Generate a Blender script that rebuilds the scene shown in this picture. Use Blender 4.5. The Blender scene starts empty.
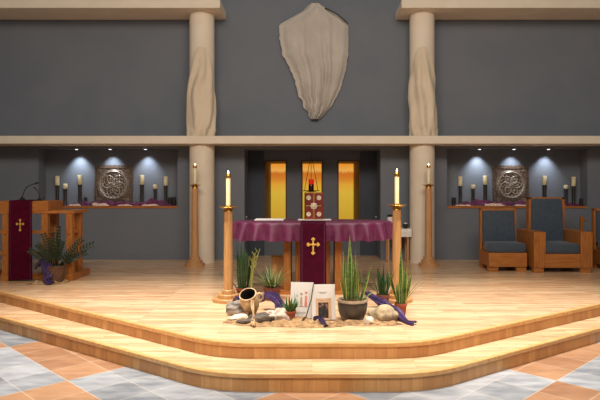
import bpy, bmesh, math, random
from math import sin, cos, pi, radians
from mathutils import Vector, Matrix, noise
random.seed(7)
scene = bpy.context.scene
COL = scene.collection

# ------------------------------------------------------------------ camera numbers
F, CX, HY, EYE = 586.0, 312.0, 184.0, 1.5
def WX(px, Y): return (px - CX) * Y / F
def WZ(py, Y): return EYE - (py - HY) * Y / F

# ------------------------------------------------------------------ mesh builder
class MB:
    def __init__(s):
        s.bm = bmesh.new(); s.uv = s.bm.loops.layers.uv.new('UVMap')
    def face(s, vs, uvs=None, smooth=False):
        try: f = s.bm.faces.new(vs)
        except ValueError: return None
        f.smooth = smooth
        if uvs:
            for l, u in zip(f.loops, uvs): l[s.uv].uv = u
        return f
    def box(s, x0, x1, y0, y1, z0, z1, bev=0.0):
        t = bmesh.new()
        v = [t.verts.new((x, y, z)) for z in (z0, z1) for y in (y0, y1) for x in (x0, x1)]
        for q in ((0,2,3,1),(4,5,7,6),(0,1,5,4),(2,6,7,3),(0,4,6,2),(1,3,7,5)):
            t.faces.new([v[i] for i in q])
        if bev > 0:
            bmesh.ops.bevel(t, geom=list(t.edges), offset=bev, segments=2, affect='EDGES', profile=0.6)
        s.merge(t); return s
    def merge(s, t, mtx=None):
        m = {}
        for v in t.verts:
            m[v] = s.bm.verts.new(mtx @ v.co if mtx else v.co)
        for f in t.faces:
            nf = s.face([m[v] for v in f.verts])
            if nf: nf.smooth = f.smooth
        t.free()
    def lathe(s, prof, c=(0,0,0), seg=28, mtx=None, smooth=True, capb=True, capt=True):
        rings = []
        for r, z in prof:
            ring = []
            for i in range(seg):
                a = 2*pi*i/seg
                p = Vector((r*cos(a), r*sin(a), z))
                if mtx: p = mtx @ p
                ring.append(s.bm.verts.new(p + Vector(c)))
            rings.append(ring)
        for k in range(len(rings)-1):
            for i in range(seg):
                j = (i+1) % seg
                s.face([rings[k][i], rings[k][j], rings[k+1][j], rings[k+1][i]],
                       [(i/seg, k/10), ((i+1)/seg, k/10), ((i+1)/seg, (k+1)/10), (i/seg, (k+1)/10)], smooth)
        if capb: s.face(list(reversed(rings[0])))
        if capt: s.face(rings[-1])
        return s
    def tube(s, pts, rad, seg=8, smooth=True, closed=False):
        pts = [Vector(p) for p in pts]; n = len(pts)
        if not hasattr(rad, '__len__'): rad = [rad]*n
        rings = []; up = Vector((0, 0, 1)); prev = None
        for k in range(n):
            if closed: d = pts[(k+1) % n] - pts[k-1]
            else: d = pts[min(k+1, n-1)] - pts[max(k-1, 0)]
            d.normalize()
            if prev is None:
                a = d.cross(up)
                if a.length < 1e-3: a = d.cross(Vector((1, 0, 0)))
            else:
                a = prev - d*prev.dot(d)
            a.normalize(); prev = a; b = d.cross(a)
            rings.append([s.bm.verts.new(pts[k] + (a*cos(2*pi*i/seg) + b*sin(2*pi*i/seg))*rad[k]) for i in range(seg)])
        for k in range(n if closed else n-1):
            r0, r1 = rings[k], rings[(k+1) % n]
            for i in range(seg):
                j = (i+1) % seg
                s.face([r0[i], r0[j], r1[j], r1[i]], None, smooth)
        if not closed:
            s.face(list(reversed(rings[0]))); s.face(rings[-1])
        return s
    def grid(s, fn, nu, nv, smooth=True):
        g = [[s.bm.verts.new(fn(u/nu, v/nv)) for u in range(nu+1)] for v in range(nv+1)]
        for v in range(nv):
            for u in range(nu):
                s.face([g[v][u], g[v][u+1], g[v+1][u+1], g[v+1][u]],
                       [(u/nu, v/nv), ((u+1)/nu, v/nv), ((u+1)/nu, (v+1)/nv), (u/nu, (v+1)/nv)], smooth)
        return s
    def prism(s, poly, z0, z1, axis='z', smooth=False):
        def P(a, b, c):
            return (a, b, c) if axis == 'z' else ((a, c, b) if axis == 'y' else (c, a, b))
        lo = [s.bm.verts.new(P(a, b, z0)) for a, b in poly]
        hi = [s.bm.verts.new(P(a, b, z1)) for a, b in poly]
        n = len(poly)
        for i in range(n):
            j = (i+1) % n
            s.face([lo[i], lo[j], hi[j], hi[i]], None, smooth)
        s.face(list(reversed(lo))); s.face(hi)
        return s
    def rock(s, c, r, seed, sub=3, rough=0.25):
        t = bmesh.new(); bmesh.ops.create_icosphere(t, subdivisions=sub, radius=1)
        o = Vector((seed*3.1, seed*1.7, seed))
        for v in t.verts:
            n1 = noise.noise(v.co*1.1+o)*rough*1.5 + noise.noise(v.co*3+o)*rough*0.4
            v.co = v.co*(1+n1)
            v.co = Vector((v.co.x*r[0], v.co.y*r[1], v.co.z*r[2]))
            if v.co.z < -r[2]*0.6: v.co.z = -r[2]*0.6
        for f in t.faces: f.smooth = True
        s.merge(t, Matrix.Translation(Vector(c)+Vector((0, 0, r[2]*0.6))))
        return s
    def build(s, name, mat, parent=None, loc=None, recalc=True):
        if recalc: bmesh.ops.recalc_face_normals(s.bm, faces=list(s.bm.faces))
        for e in s.bm.edges:
            if len(e.link_faces) == 2 and e.calc_face_angle(0) > 0.75: e.smooth = False
        me = bpy.data.meshes.new(name); s.bm.to_mesh(me); s.bm.free()
        o = bpy.data.objects.new(name, me); COL.objects.link(o)
        me.materials.append(mat)
        if parent: o.parent = parent
        if loc: o.location = loc
        return o

def tag(o, label=None, cat=None, group=None, kind=None):
    if label: o['label'] = label
    if cat: o['category'] = cat
    if group: o['group'] = group
    if kind: o['kind'] = kind
    return o
def thing(name, loc, label, cat, group=None, rz=0):
    o = bpy.data.objects.new(name, None); COL.objects.link(o)
    o.empty_display_size = 0.1; o.location = loc; o.rotation_euler = (0, 0, rz)
    return tag(o, label, cat, group)
def dup(root, loc, label, group=None, rz=None):
    def cp(o, par):
        c = o.copy(); COL.objects.link(c)
        if par: c.parent = par
        for ch in o.children: cp(ch, c)
        return c
    r = cp(root, None); r.location = loc; r['label'] = label
    if group: r['group'] = group
    if rz is not None: r.rotation_euler = (0, 0, rz)
    return r

# ------------------------------------------------------------------ materials
def lin(c):
    def f(v):
        v /= 255.0
        return v/12.92 if v <= 0.04045 else ((v+0.055)/1.055)**2.4
    return (f(c[0]), f(c[1]), f(c[2]), 1.0)
def newmat(name):
    m = bpy.data.materials.new(name); m.use_nodes = True
    nt = m.node_tree; b = nt.nodes['Principled BSDF']
    return m, nt, b
def N(nt, t, **kw):
    n = nt.nodes.new(t)
    for k, v in kw.items(): setattr(n, k, v)
    return n
def mixrgb(nt, fac, a, b, mode='MIX'):
    n = nt.nodes.new('ShaderNodeMix'); n.data_type = 'RGBA'; n.blend_type = mode
    for sock, v in ((n.inputs[0], fac), (n.inputs[6], a), (n.inputs[7], b)):
        if isinstance(v, bpy.types.NodeSocket): nt.links.new(v, sock)
        else: sock.default_value = v
    return n.outputs[2]
def math_(nt, op, a, b=None):
    n = nt.nodes.new('ShaderNodeMath'); n.operation = op
    for i, v in enumerate((a, b)):
        if v is None: continue
        if isinstance(v, bpy.types.NodeSocket): nt.links.new(v, n.inputs[i])
        else: n.inputs[i].default_value = v
    return n.outputs[0]
def mat(name, c1, c2=None, scale=8.0, stretch=(1, 1, 1), rough=0.6, metal=0.0, bump=0.0, bscale=None, detail=4, spec=0.5, sheen=0.0, lo=0.35, hi=0.65, coords='Object'):
    m, nt, b = newmat(name)
    c2 = c2 or tuple(v*0.85 for v in c1)
    tc = N(nt, 'ShaderNodeTexCoord'); mp = N(nt, 'ShaderNodeMapping')
    mp.inputs['Scale'].default_value = stretch
    nt.links.new(tc.outputs[coords], mp.inputs['Vector'])
    nz = N(nt, 'ShaderNodeTexNoise'); nz.inputs['Scale'].default_value = scale; nz.inputs['Detail'].default_value = detail
    nt.links.new(mp.outputs[0], nz.inputs['Vector'])
    rp = N(nt, 'ShaderNodeValToRGB')
    rp.color_ramp.elements[0].position = lo; rp.color_ramp.elements[0].color = lin(c1)
    rp.color_ramp.elements[1].position = hi; rp.color_ramp.elements[1].color = lin(c2)
    nt.links.new(nz.outputs['Fac'], rp.inputs[0])
    nt.links.new(rp.outputs[0], b.inputs['Base Color'])
    b.inputs['Roughness'].default_value = rough; b.inputs['Metallic'].default_value = metal
    b.inputs['Specular IOR Level'].default_value = spec
    if sheen: b.inputs['Sheen Weight'].default_value = sheen
    if bump:
        nb = N(nt, 'ShaderNodeTexNoise'); nb.inputs['Scale'].default_value = bscale or scale*3; nb.inputs['Detail'].default_value = 3
        nt.links.new(mp.outputs[0], nb.inputs['Vector'])
        bp = N(nt, 'ShaderNodeBump'); bp.inputs['Strength'].default_value = bump; bp.inputs['Distance'].default_value = 0.01
        nt.links.new(nb.outputs['Fac'], bp.inputs['Height']); nt.links.new(bp.outputs[0], b.inputs['Normal'])
    return m
def emit(name, c, strength):
    m, nt, b = newmat(name)
    b.inputs['Base Color'].default_value = lin(c)
    b.inputs['Emission Color'].default_value = lin(c); b.inputs['Emission Strength'].default_value = strength
    return m

def wood_floor():
    m, nt, b = newmat('maple_planks')
    tc = N(nt, 'ShaderNodeTexCoord')
    br = N(nt, 'ShaderNodeTexBrick'); br.offset = 0.37; br.offset_frequency = 3; br.squash = 1
    br.inputs['Scale'].default_value = 1; br.inputs['Brick Width'].default_value = 0.95; br.inputs['Row Height'].default_value = 0.062
    br.inputs['Mortar Size'].default_value = 0.0012; br.inputs['Mortar Smooth'].default_value = 0.3; br.inputs['Bias'].default_value = -0.1
    br.inputs['Color1'].default_value = lin((232, 198, 158)); br.inputs['Color2'].default_value = lin((208, 160, 120)); br.inputs['Mortar'].default_value = lin((150, 106, 66))
    nt.links.new(tc.outputs['Object'], br.inputs['Vector'])
    mp = N(nt, 'ShaderNodeMapping'); mp.inputs['Scale'].default_value = (1.3, 14, 1)
    nt.links.new(tc.outputs['Object'], mp.inputs['Vector'])
    nz = N(nt, 'ShaderNodeTexNoise'); nz.inputs['Scale'].default_value = 2.5; nz.inputs['Detail'].default_value = 6
    nt.links.new(mp.outputs[0], nz.inputs['Vector'])
    rp = N(nt, 'ShaderNodeValToRGB')
    rp.color_ramp.elements[0].position = 0.3; rp.color_ramp.elements[0].color = (0.62, 0.56, 0.50, 1)
    rp.color_ramp.elements[1].position = 0.6; rp.color_ramp.elements[1].color = (1, 1, 1, 1)
    nt.links.new(nz.outputs['Fac'], rp.inputs[0])
    c = mixrgb(nt, 0.8, br.outputs['Color'], rp.outputs[0], 'MULTIPLY')
    nt.links.new(c, b.inputs['Base Color'])
    b.inputs['Roughness'].default_value = 0.3
    b.inputs['Specular IOR Level'].default_value = 0.3
    rr = math_(nt, 'MULTIPLY_ADD', nz.outputs['Fac'], 0.25); rr.node.inputs[2].default_value = 0.08
    nt.links.new(rr, b.inputs['Roughness'])
    return m
def riser_wood():
    m, nt, b = newmat('riser_boards')
    uv = N(nt, 'ShaderNodeUVMap')
    br = N(nt, 'ShaderNodeTexBrick'); br.offset = 0
    br.inputs['Scale'].default_value = 1; br.inputs['Brick Width'].default_value = 0.105; br.inputs['Row Height'].default_value = 5
    br.inputs['Mortar Size'].default_value = 0.001; br.inputs['Bias'].default_value = 0
    br.inputs['Color1'].default_value = lin((212, 160, 102)); br.inputs['Color2'].default_value = lin((188, 134, 80)); br.inputs['Mortar'].default_value = lin((150, 100, 56))
    nt.links.new(uv.outputs[0], br.inputs['Vector'])
    mp = N(nt, 'ShaderNodeMapping'); mp.inputs['Scale'].default_value = (7, 1.2, 1)
    nt.links.new(uv.outputs[0], mp.inputs['Vector'])
    nz = N(nt, 'ShaderNodeTexNoise'); nz.inputs['Scale'].default_value = 2; nz.inputs['Detail'].default_value = 5
    nt.links.new(mp.outputs[0], nz.inputs['Vector'])
    rp = N(nt, 'ShaderNodeValToRGB')
    rp.color_ramp.elements[0].position = 0.3; rp.color_ramp.elements[0].color = (0.6, 0.54, 0.47, 1)
    rp.color_ramp.elements[1].position = 0.65; rp.color_ramp.elements[1].color = (1, 1, 1, 1)
    nt.links.new(nz.outputs['Fac'], rp.inputs[0])
    nt.links.new(mixrgb(nt, 0.5, br.outputs['Color'], rp.outputs[0], 'MULTIPLY'), b.inputs['Base Color'])
    b.inputs['Roughness'].default_value = 0.38
    return m
def tile_floor():
    # slate-blue and terracotta blocks of 4 x 4 tiles laid at 45 degrees
    m, nt, b = newmat('slate_and_terracotta_tiles')
    tc = N(nt, 'ShaderNodeTexCoord'); sp = N(nt, 'ShaderNodeSeparateXYZ'); nt.links.new(tc.outputs['Object'], sp.inputs[0])
    k = 1/math.sqrt(2)
    p = math_(nt, 'MULTIPLY', math_(nt, 'ADD', sp.outputs[0], sp.outputs[1]), k)
    q = math_(nt, 'MULTIPLY', math_(nt, 'SUBTRACT', sp.outputs[1], sp.outputs[0]), k)
    P = math_(nt, 'DIVIDE', math_(nt, 'SUBTRACT', p, 2.235-16), 1.6)
    Q = math_(nt, 'DIVIDE', math_(nt, 'SUBTRACT', q, 2.235-16), 1.6)
    par = math_(nt, 'MODULO', math_(nt, 'ADD', math_(nt, 'FLOOR', P), math_(nt, 'FLOOR', Q)), 2.0)
    P4 = math_(nt, 'MULTIPLY', P, 4.0); Q4 = math_(nt, 'MULTIPLY', Q, 4.0)
    def edge(v):
        fr = math_(nt, 'FRACT', v)
        d = math_(nt, 'ABSOLUTE', math_(nt, 'SUBTRACT', fr, 0.5))
        return math_(nt, 'GREATER_THAN', d, 0.488)
    grout = math_(nt, 'MAXIMUM', edge(P4), edge(Q4))
    cv = N(nt, 'ShaderNodeCombineXYZ')
    nt.links.new(math_(nt, 'FLOOR', P4), cv.inputs[0]); nt.links.new(math_(nt, 'FLOOR', Q4), cv.inputs[1])
    wn = N(nt, 'ShaderNodeTexWhiteNoise'); wn.noise_dimensions = '3D'; nt.links.new(cv.outputs[0], wn.inputs['Vector'])
    mp = N(nt, 'ShaderNodeMapping'); mp.inputs['Rotation'].default_value = (0, 0, radians(45)); mp.inputs['Scale'].default_value = (3, 9, 1)
    nt.links.new(tc.outputs['Object'], mp.inputs['Vector'])
    nz = N(nt, 'ShaderNodeTexNoise'); nz.inputs['Scale'].default_value = 1.1; nz.inputs['Detail'].default_value = 6
    nt.links.new(mp.outputs[0], nz.inputs['Vector'])
    st = math_(nt, 'ADD', math_(nt, 'MULTIPLY', nz.outputs['Fac'], 0.9), math_(nt, 'MULTIPLY', wn.outputs['Value'], 0.3))
    def ramp(a, c):
        rp = N(nt, 'ShaderNodeValToRGB')
        rp.color_ramp.elements[0].position = 0.38; rp.color_ramp.elements[0].color = lin(a)
        rp.color_ramp.elements[1].position = 0.85; rp.color_ramp.elements[1].color = lin(c)
        nt.links.new(st, rp.inputs[0]); return rp.outputs[0]
    c = mixrgb(nt, par, ramp((144, 104, 76), (178, 136, 102)), ramp((112, 116, 122), (172, 173, 176)))
    c = mixrgb(nt, math_(nt, 'MULTIPLY', grout, 0.45), c, lin((205, 190, 172)))
    nt.links.new(c, b.inputs['Base Color']); b.inputs['Roughness'].default_value = 0.42
    return m
def amber_glass():
    m, nt, b = newmat('amber_glowing_glass')
    uv = N(nt, 'ShaderNodeUVMap'); sp = N(nt, 'ShaderNodeSeparateXYZ'); nt.links.new(uv.outputs[0], sp.inputs[0])
    rp = N(nt, 'ShaderNodeValToRGB'); e = rp.color_ramp.elements
    e[0].position = 0.0; e[0].color = lin((190, 150, 40))
    e[1].position = 1.0; e[1].color = lin((236, 150, 40))
    for p_, c_ in ((0.5, (218, 182, 62)), (0.64, (226, 168, 56)), (0.74, (214, 130, 44)), (0.83, (206, 116, 36)), (0.88, (240, 180, 84))):
        x = e.new(p_); x.color = lin(c_)
    mp = N(nt, 'ShaderNodeMapping'); mp.inputs['Scale'].default_value = (7, 0.5, 1)
    nt.links.new(uv.outputs[0], mp.inputs['Vector'])
    nz = N(nt, 'ShaderNodeTexNoise'); nz.inputs['Scale'].default_value = 3; nt.links.new(mp.outputs[0], nz.inputs['Vector'])
    v = math_(nt, 'ADD', sp.outputs[1], math_(nt, 'MULTIPLY', math_(nt, 'SUBTRACT', nz.outputs['Fac'], 0.5), 0.09))
    nt.links.new(v, rp.inputs[0])
    nt.links.new(rp.outputs[0], b.inputs['Base Color']); nt.links.new(rp.outputs[0], b.inputs['Emission Color'])
    b.inputs['Emission Strength'].default_value = 0.85; b.inputs['Roughness'].default_value = 0.3
    return m
def leafmat(name, dark, light, edge):
    m, nt, b = newmat(name)
    uv = N(nt, 'ShaderNodeUVMap'); sp = N(nt, 'ShaderNodeSeparateXYZ'); nt.links.new(uv.outputs[0], sp.inputs[0])
    d = math_(nt, 'ABSOLUTE', math_(nt, 'SUBTRACT', sp.outputs[0], 0.5))
    fac = math_(nt, 'GREATER_THAN', d, 0.36)
    tc = N(nt, 'ShaderNodeTexCoord'); mp = N(nt, 'ShaderNodeMapping'); mp.inputs['Scale'].default_value = (1, 1, 5)
    nt.links.new(tc.outputs['Object'], mp.inputs['Vector'])
    nz = N(nt, 'ShaderNodeTexNoise'); nz.inputs['Scale'].default_value = 10; nt.links.new(mp.outputs[0], nz.inputs['Vector'])
    rp = N(nt, 'ShaderNodeValToRGB')
    rp.color_ramp.elements[0].position = 0.4; rp.color_ramp.elements[0].color = lin(dark)
    rp.color_ramp.elements[1].position = 0.6; rp.color_ramp.elements[1].color = lin(light)
    nt.links.new(nz.outputs['Fac'], rp.inputs[0])
    nt.links.new(mixrgb(nt, fac, rp.outputs[0], lin(edge)), b.inputs['Base Color'])
    b.inputs['Roughness'].default_value = 0.4
    return m

M = {}
M['wall'] = mat('grey_wall_paint', (117, 121, 129), (111, 117, 126), 1.5, rough=0.8, spec=0.2)
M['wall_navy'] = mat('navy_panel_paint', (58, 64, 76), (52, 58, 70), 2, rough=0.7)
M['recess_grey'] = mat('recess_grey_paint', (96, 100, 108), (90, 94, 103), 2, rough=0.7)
M['cream'] = mat('cream_plaster', (232, 218, 198), (226, 211, 190), 3, rough=0.7, spec=0.25)
M['planks'] = wood_floor(); M['riser'] = riser_wood(); M['tiles'] = tile_floor(); M['amber'] = amber_glass()
M['nosing'] = mat('maple_nosing', (222, 176, 116), (200, 150, 92), 5, (1, 8, 8), rough=0.3)
M['oak'] = mat('orange_oak', (176, 112, 52), (148, 86, 34), 6, (8, 8, 0.8), rough=0.4)
M['oakh'] = mat('orange_oak_cross_grain', (180, 114, 52), (154, 90, 36), 6, (0.8, 8, 8), rough=0.4)
M['ash'] = mat('pale_ash_wood', (190, 144, 92), (168, 120, 72), 6, (9, 9, 0.7), rough=0.4)
M['ash_dark'] = mat('tan_wood', (200, 152, 104), (182, 132, 84), 6, (9, 9, 0.7), rough=0.4)
M['dark_wood'] = mat('dark_red_wood', (84, 48, 30), (62, 34, 22), 6, (8, 8, 1), rough=0.5)
M['reveal'] = mat('brown_window_reveal', (168, 130, 108), (140, 106, 86), 5, (6, 6, 1), rough=0.6)
M['brass'] = mat('brass', (206, 158, 76), (176, 126, 54), 8, rough=0.3, metal=0.9)
M['gold'] = mat('gold_embroidery', (222, 176, 84), (200, 150, 62), 60, rough=0.45, metal=0.3)
M['wax'] = mat('ivory_wax', (244, 226, 180), (236, 214, 160), 6, rough=0.45)
M['wax_old'] = mat('cream_wax', (232, 218, 178), (206, 190, 148), 14, rough=0.5)
M['flame'] = emit('candle_flame', (255, 214, 150), 14)
M['ember'] = emit('red_lamp_glow', (190, 20, 12), 0.7)
M['purple'] = mat('plum_cloth', (96, 18, 62), (80, 12, 50), 12, rough=0.55, sheen=0.05, bump=0.15, bscale=120)
M['runner'] = mat('dark_plum_runner', (66, 6, 32), (56, 4, 26), 14, rough=0.9, spec=0.1)
M['ambo_purple'] = mat('burgundy_runner', (78, 6, 32), (64, 4, 26), 14, rough=0.9, spec=0.1)
M['violet'] = mat('violet_satin', (60, 32, 86), (34, 18, 50), 9, rough=0.5, sheen=0.1)
M['braid'] = mat('plum_braid', (84, 20, 60), (70, 14, 48), 30, rough=0.7)
M['plum_dark'] = mat('dark_plum_scarf', (108, 26, 76), (56, 12, 40), 18, rough=0.7)
M['blush'] = mat('blush_scarf', (226, 196, 176), (196, 160, 144), 20, rough=0.8)
M['burlap'] = mat('beige_burlap', (172, 136, 94), (112, 84, 54), 14, rough=0.95, bump=0.3, bscale=90)
M['veil'] = mat('grey_veil', (196, 186, 176), (186, 176, 166), 3, rough=0.85, sheen=0.2)
M['veil_cream'] = mat('cream_veil', (222, 204, 180), (214, 196, 170), 3, rough=0.85, sheen=0.2)
M['black'] = mat('black_metal', (20, 18, 18), (30, 27, 26), 10, rough=0.4)
M['holder'] = mat('dark_bronze_holder', (52, 42, 40), (34, 28, 28), 24, rough=0.55)
M['carving'] = mat('carved_brown_wood', (112, 88, 70), (52, 38, 30), 34, rough=0.55, bump=0.9, bscale=45)
M['silver'] = mat('pewter_relief', (168, 156, 142), (112, 98, 86), 30, rough=0.4, metal=0.35)
M['navy_cushion'] = mat('slate_blue_upholstery', (62, 74, 88), (54, 65, 78), 16, rough=0.8, sheen=0.2, bump=0.08, bscale=200)
M['terracotta'] = mat('terracotta', (168, 84, 52), (140, 66, 40), 12, rough=0.85)
M['terra_dark'] = mat('brown_terracotta', (120, 62, 44), (92, 46, 34), 12, rough=0.8)
M['pot_grey'] = mat('dark_glazed_pot', (74, 66, 60), (56, 50, 46), 9, rough=0.35)
M['pot_rim'] = mat('beige_pot_rim', (176, 156, 132), (150, 130, 108), 12, rough=0.6)
M['soil'] = mat('reddish_potting_soil', (104, 58, 38), (66, 38, 26), 40, rough=1, bump=0.6)
M['wicker'] = mat('brown_wicker', (112, 74, 46), (66, 42, 26), 30, (1, 1, 3), rough=0.8, bump=0.8, bscale=60)
M['snake'] = leafmat('snake_plant_leaf', (44, 74, 34), (86, 118, 52), (168, 168, 84))
M['snake_dark'] = leafmat('dark_snake_plant_leaf', (22, 46, 26), (44, 76, 40), (60, 88, 44))
M['spider'] = leafmat('grassy_leaf', (70, 92, 48), (116, 134, 76), (104, 122, 66))
M['succ'] = leafmat('succulent_leaf', (46, 82, 40), (76, 112, 52), (70, 106, 50))
M['zz'] = leafmat('glossy_dark_leaf', (14, 30, 14), (30, 52, 24), (20, 40, 18))
M['stalk'] = mat('yellow_green_stalk', (176, 172, 72), (132, 138, 54), 20, rough=0.6)
M['clay'] = mat('cream_clay', (214, 186, 146), (178, 142, 100), 7, rough=0.75, bump=0.15)
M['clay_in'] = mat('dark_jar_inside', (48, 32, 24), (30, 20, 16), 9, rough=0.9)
M['stone'] = mat('tan_stone', (186, 164, 130), (126, 110, 90), 9, rough=0.9, bump=0.5, bscale=26)
M['stone_grey'] = mat('banded_grey_stone', (176, 164, 150), (66, 60, 60), 7, (1, 1, 4), rough=0.85, bump=0.4, bscale=20)
M['stone_dark'] = mat('flat_dark_stone', (112, 98, 84), (56, 50, 46), 8, (1, 1, 3), rough=0.85, bump=0.4, bscale=22)
M['white_stone'] = mat('pale_stone', (222, 206, 184), (182, 164, 142), 12, rough=0.85, bump=0.3)
M['drift'] = mat('bleached_driftwood', (212, 194, 176), (150, 126, 112), 14, rough=0.9, bump=0.4)
M['paper'] = mat('white_card', (200, 192, 184), (190, 182, 172), 4, rough=0.7)
M['linen'] = mat('white_linen', (240, 232, 226), (230, 220, 214), 20, rough=0.85)
M['ink'] = mat('grey_ink', (120, 112, 108), (104, 98, 96), 20, rough=0.8)
M['photo'] = mat('dark_photo_print', (26, 16, 15), (150, 112, 92), 22, rough=0.5, lo=0.52, hi=0.7)
M['photo_mount'] = mat('tan_photo_mount', (196, 156, 118), (176, 136, 100), 14, rough=0.7)
M['fig_red'] = mat('red_paint', (196, 120, 102), (180, 104, 88), 20, rough=0.7)
M['fig_green'] = mat('grey_green_paint', (168, 172, 152), (150, 156, 136), 20, rough=0.7)
M['fig_brown'] = mat('brown_paint', (170, 146, 126), (150, 124, 104), 20, rough=0.7)
M['book'] = mat('dark_red_book_cover', (128, 34, 24), (104, 24, 18), 12, rough=0.45)
M['book_gold'] = mat('book_gold_fitting', (196, 150, 82), (164, 118, 58), 30, rough=0.35, metal=0.6)
M['book_pearl'] = mat('book_pearl_medallion', (226, 206, 178), (186, 160, 132), 40, rough=0.35)
M['red_glass'] = mat('dark_red_glass', (60, 10, 8), (40, 6, 6), 8, rough=0.2)
M['glass_dull'] = mat('pale_cruet_glass', (196, 196, 192), (170, 172, 170), 12, rough=0.15)
M['spot_trim'] = mat('white_spot_trim', (210, 206, 200), (200, 196, 190), 9, rough=0.5)
M['spot_bulb'] = emit('spot_bulb', (235, 240, 255), 3)

# ------------------------------------------------------------------ the setting
YW = 11.64; YN = 11.96; YR = 12.3
S = lambda o: tag(o, kind='structure')
ZT = 7.0
nl = (WX(38.5, YW), WX(177.5, YW)); nr = (WX(447, YW), WX(587.5, YW))
nz0, nz1 = WZ(208.3, YW), WZ(148.6, YW)
rc = (WX(244.5, YW), WX(380.5, YW)); rz1 = WZ(149.2, YW)
w = MB()
xs = [-8.5, nl[0], nl[1], rc[0], rc[1], nr[0], nr[1], 8.5]; zs = [0, nz0, nz1, rz1, ZT]
zs = sorted(zs)
for i in range(len(xs)-1):
    for j in range(len(zs)-1):
        zc = (zs[j]+zs[j+1])/2
        if i in (1, 5) and nz0 < zc < nz1: continue
        if i == 3 and zc < rz1: continue
        q = [(xs[i], YW, zs[j]), (xs[i+1], YW, zs[j]), (xs[i+1], YW, zs[j+1]), (xs[i], YW, zs[j+1])]
        w.face([w.bm.verts.new(v) for v in q])
def quad(m, *q): m.face([m.bm.verts.new(v) for v in q])
for (a, b_) in (nl, nr):
    quad(w, (a, YN, nz0), (b_, YN, nz0), (b_, YN, nz1), (a, YN, nz1))
    quad(w, (a, YW, nz0), (a, YN, nz0), (a, YN, nz1), (a, YW, nz1))
    quad(w, (b_, YN, nz0), (b_, YW, nz0), (b_, YW, nz1), (b_, YN, nz1))
    quad(w, (a, YN, nz1), (b_, YN, nz1), (b_, YW, nz1), (a, YW, nz1))
    quad(w, (a, YW, nz0), (b_, YW, nz0), (b_, YN, nz0), (a, YN, nz0))
for X, s_ in ((rc[0], 1), (rc[1], -1)):
    quad(w, (X, YW, 0), (X, YR, 0), (X, YR, rz1), (X, YW, rz1))
quad(w, (rc[0], YW, rz1), (rc[1], YW, rz1), (rc[1], YR, rz1), (rc[0], YR, rz1))
S(w.build('wall_back', M['wall'], recalc=False))
# recess back wall with three deep window openings
wins = [(WX(264.3, YR), WX(286.8, YR)), (WX(301.0, YR), WX(323.2, YR)), (WX(337.5, YR), WX(360.2, YR))]
wz1 = WZ(160.3, YR); wz0 = 0.58
r = MB()
xs = [rc[0]] + [v for p_ in wins for v in p_] + [rc[1]]
navyx = (wins[0][0], wins[2][1])
for i in range(1, len(xs)-2):
    for (za, zb) in ((0, wz0), (wz0, wz1), (wz1, rz1)):
        if i % 2 == 1 and za == wz0: continue
        quad(r, (xs[i], YR, za), (xs[i+1], YR, za), (xs[i+1], YR, zb), (xs[i], YR, zb))
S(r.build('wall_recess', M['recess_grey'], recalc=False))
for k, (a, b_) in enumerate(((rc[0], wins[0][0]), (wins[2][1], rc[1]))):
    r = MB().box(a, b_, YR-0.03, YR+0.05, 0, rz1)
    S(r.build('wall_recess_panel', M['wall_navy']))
YP = 14.2
for k, (a, b_) in enumerate(wins):
    t = thing('window_%d' % (k+1), ((a+b_)/2, YR, wz0), None, None); tag(t, kind='structure')
    hw = (b_-a)/2; h = wz1-wz0; D = YP-YR
    f = MB(); e = 0.025
    f.box(-hw, -hw+e*0.3, 0.0, D, 0, h).box(hw-e*0.3, hw, 0.0, D, 0, h).box(-hw, hw, 0.0, D, h-e*0.3, h).box(-hw, hw, 0.0, D, -e*0.3, 0)
    f.build('reveal', M['reveal'], t)
    f = MB()
    f.box(-hw, -hw+e, -0.02, 0.05, 0, h).box(hw-e, hw, -0.02, 0.05, 0, h).box(-hw, hw, -0.02, 0.05, h-e, h).box(-hw, hw, -0.02, 0.05, 0, e)
    f.build('frame', M['dark_wood'], t)
    g = MB().grid(lambda u, v: (-hw+2*hw*u, D-0.01, h*v), 1, 1)
    g.build('pane', M['amber'], t)
# niche ledges (wood-edged)
for (a, b_), n_ in ((nl, 1), (nr, 2)):
    S(MB().box(a+0.002, b_-0.002, YW-0.012, YN-0.005, nz0, nz0+0.045, 0.004).build('trim_%d' % n_, M['oakh']))
NZ = nz0+0.045
# beams
bz0, bz1 = WZ(143.7, 10.95), WZ(135.8, 10.95)
S(MB().box(-8.5, 8.5, 10.95, YW, bz0, bz1, 0.01).build('trim_3', M['cream']))
uz0 = 4.76
for n_, (a, b_) in ((4, (-8.5, WX(220, 10.85))), (5, (WX(401.5, 10.85), 8.5))):
    S(MB().box(a, b_, 10.85, YW, uz0, uz0+0.155, 0.01).build('trim_%d' % n_, M['cream']))
# columns
for n_, px in ((1, 202), (2, 422)):
    X = WX(px, 11.27)
    c = MB().lathe([(0.237, 0), (0.237, uz0)], seg=48, capb=False, capt=False)
    c.lathe([(0.245, 0.0), (0.245, 0.02), (0.237, 0.025)], seg=48)
    S(c.build('column', M['cream'], loc=(X, 11.27, 0)))
for sx in (-1, 1):
    S(MB().box(min(sx*8.5, sx*8.4), max(sx*8.5, sx*8.4), 4.5, YW, -0.4, ZT).build('wall_left' if sx < 0 else 'wall_right', M['wall']))
for n_, (a, b_) in enumerate(((-8.4, rc[0]), (rc[1], 8.4))):
    S(MB().box(a, b_, YW-0.012, YW, 0, 0.07).build('baseboard_left' if n_ == 0 else 'baseboard_right', M['wall']))

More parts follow.
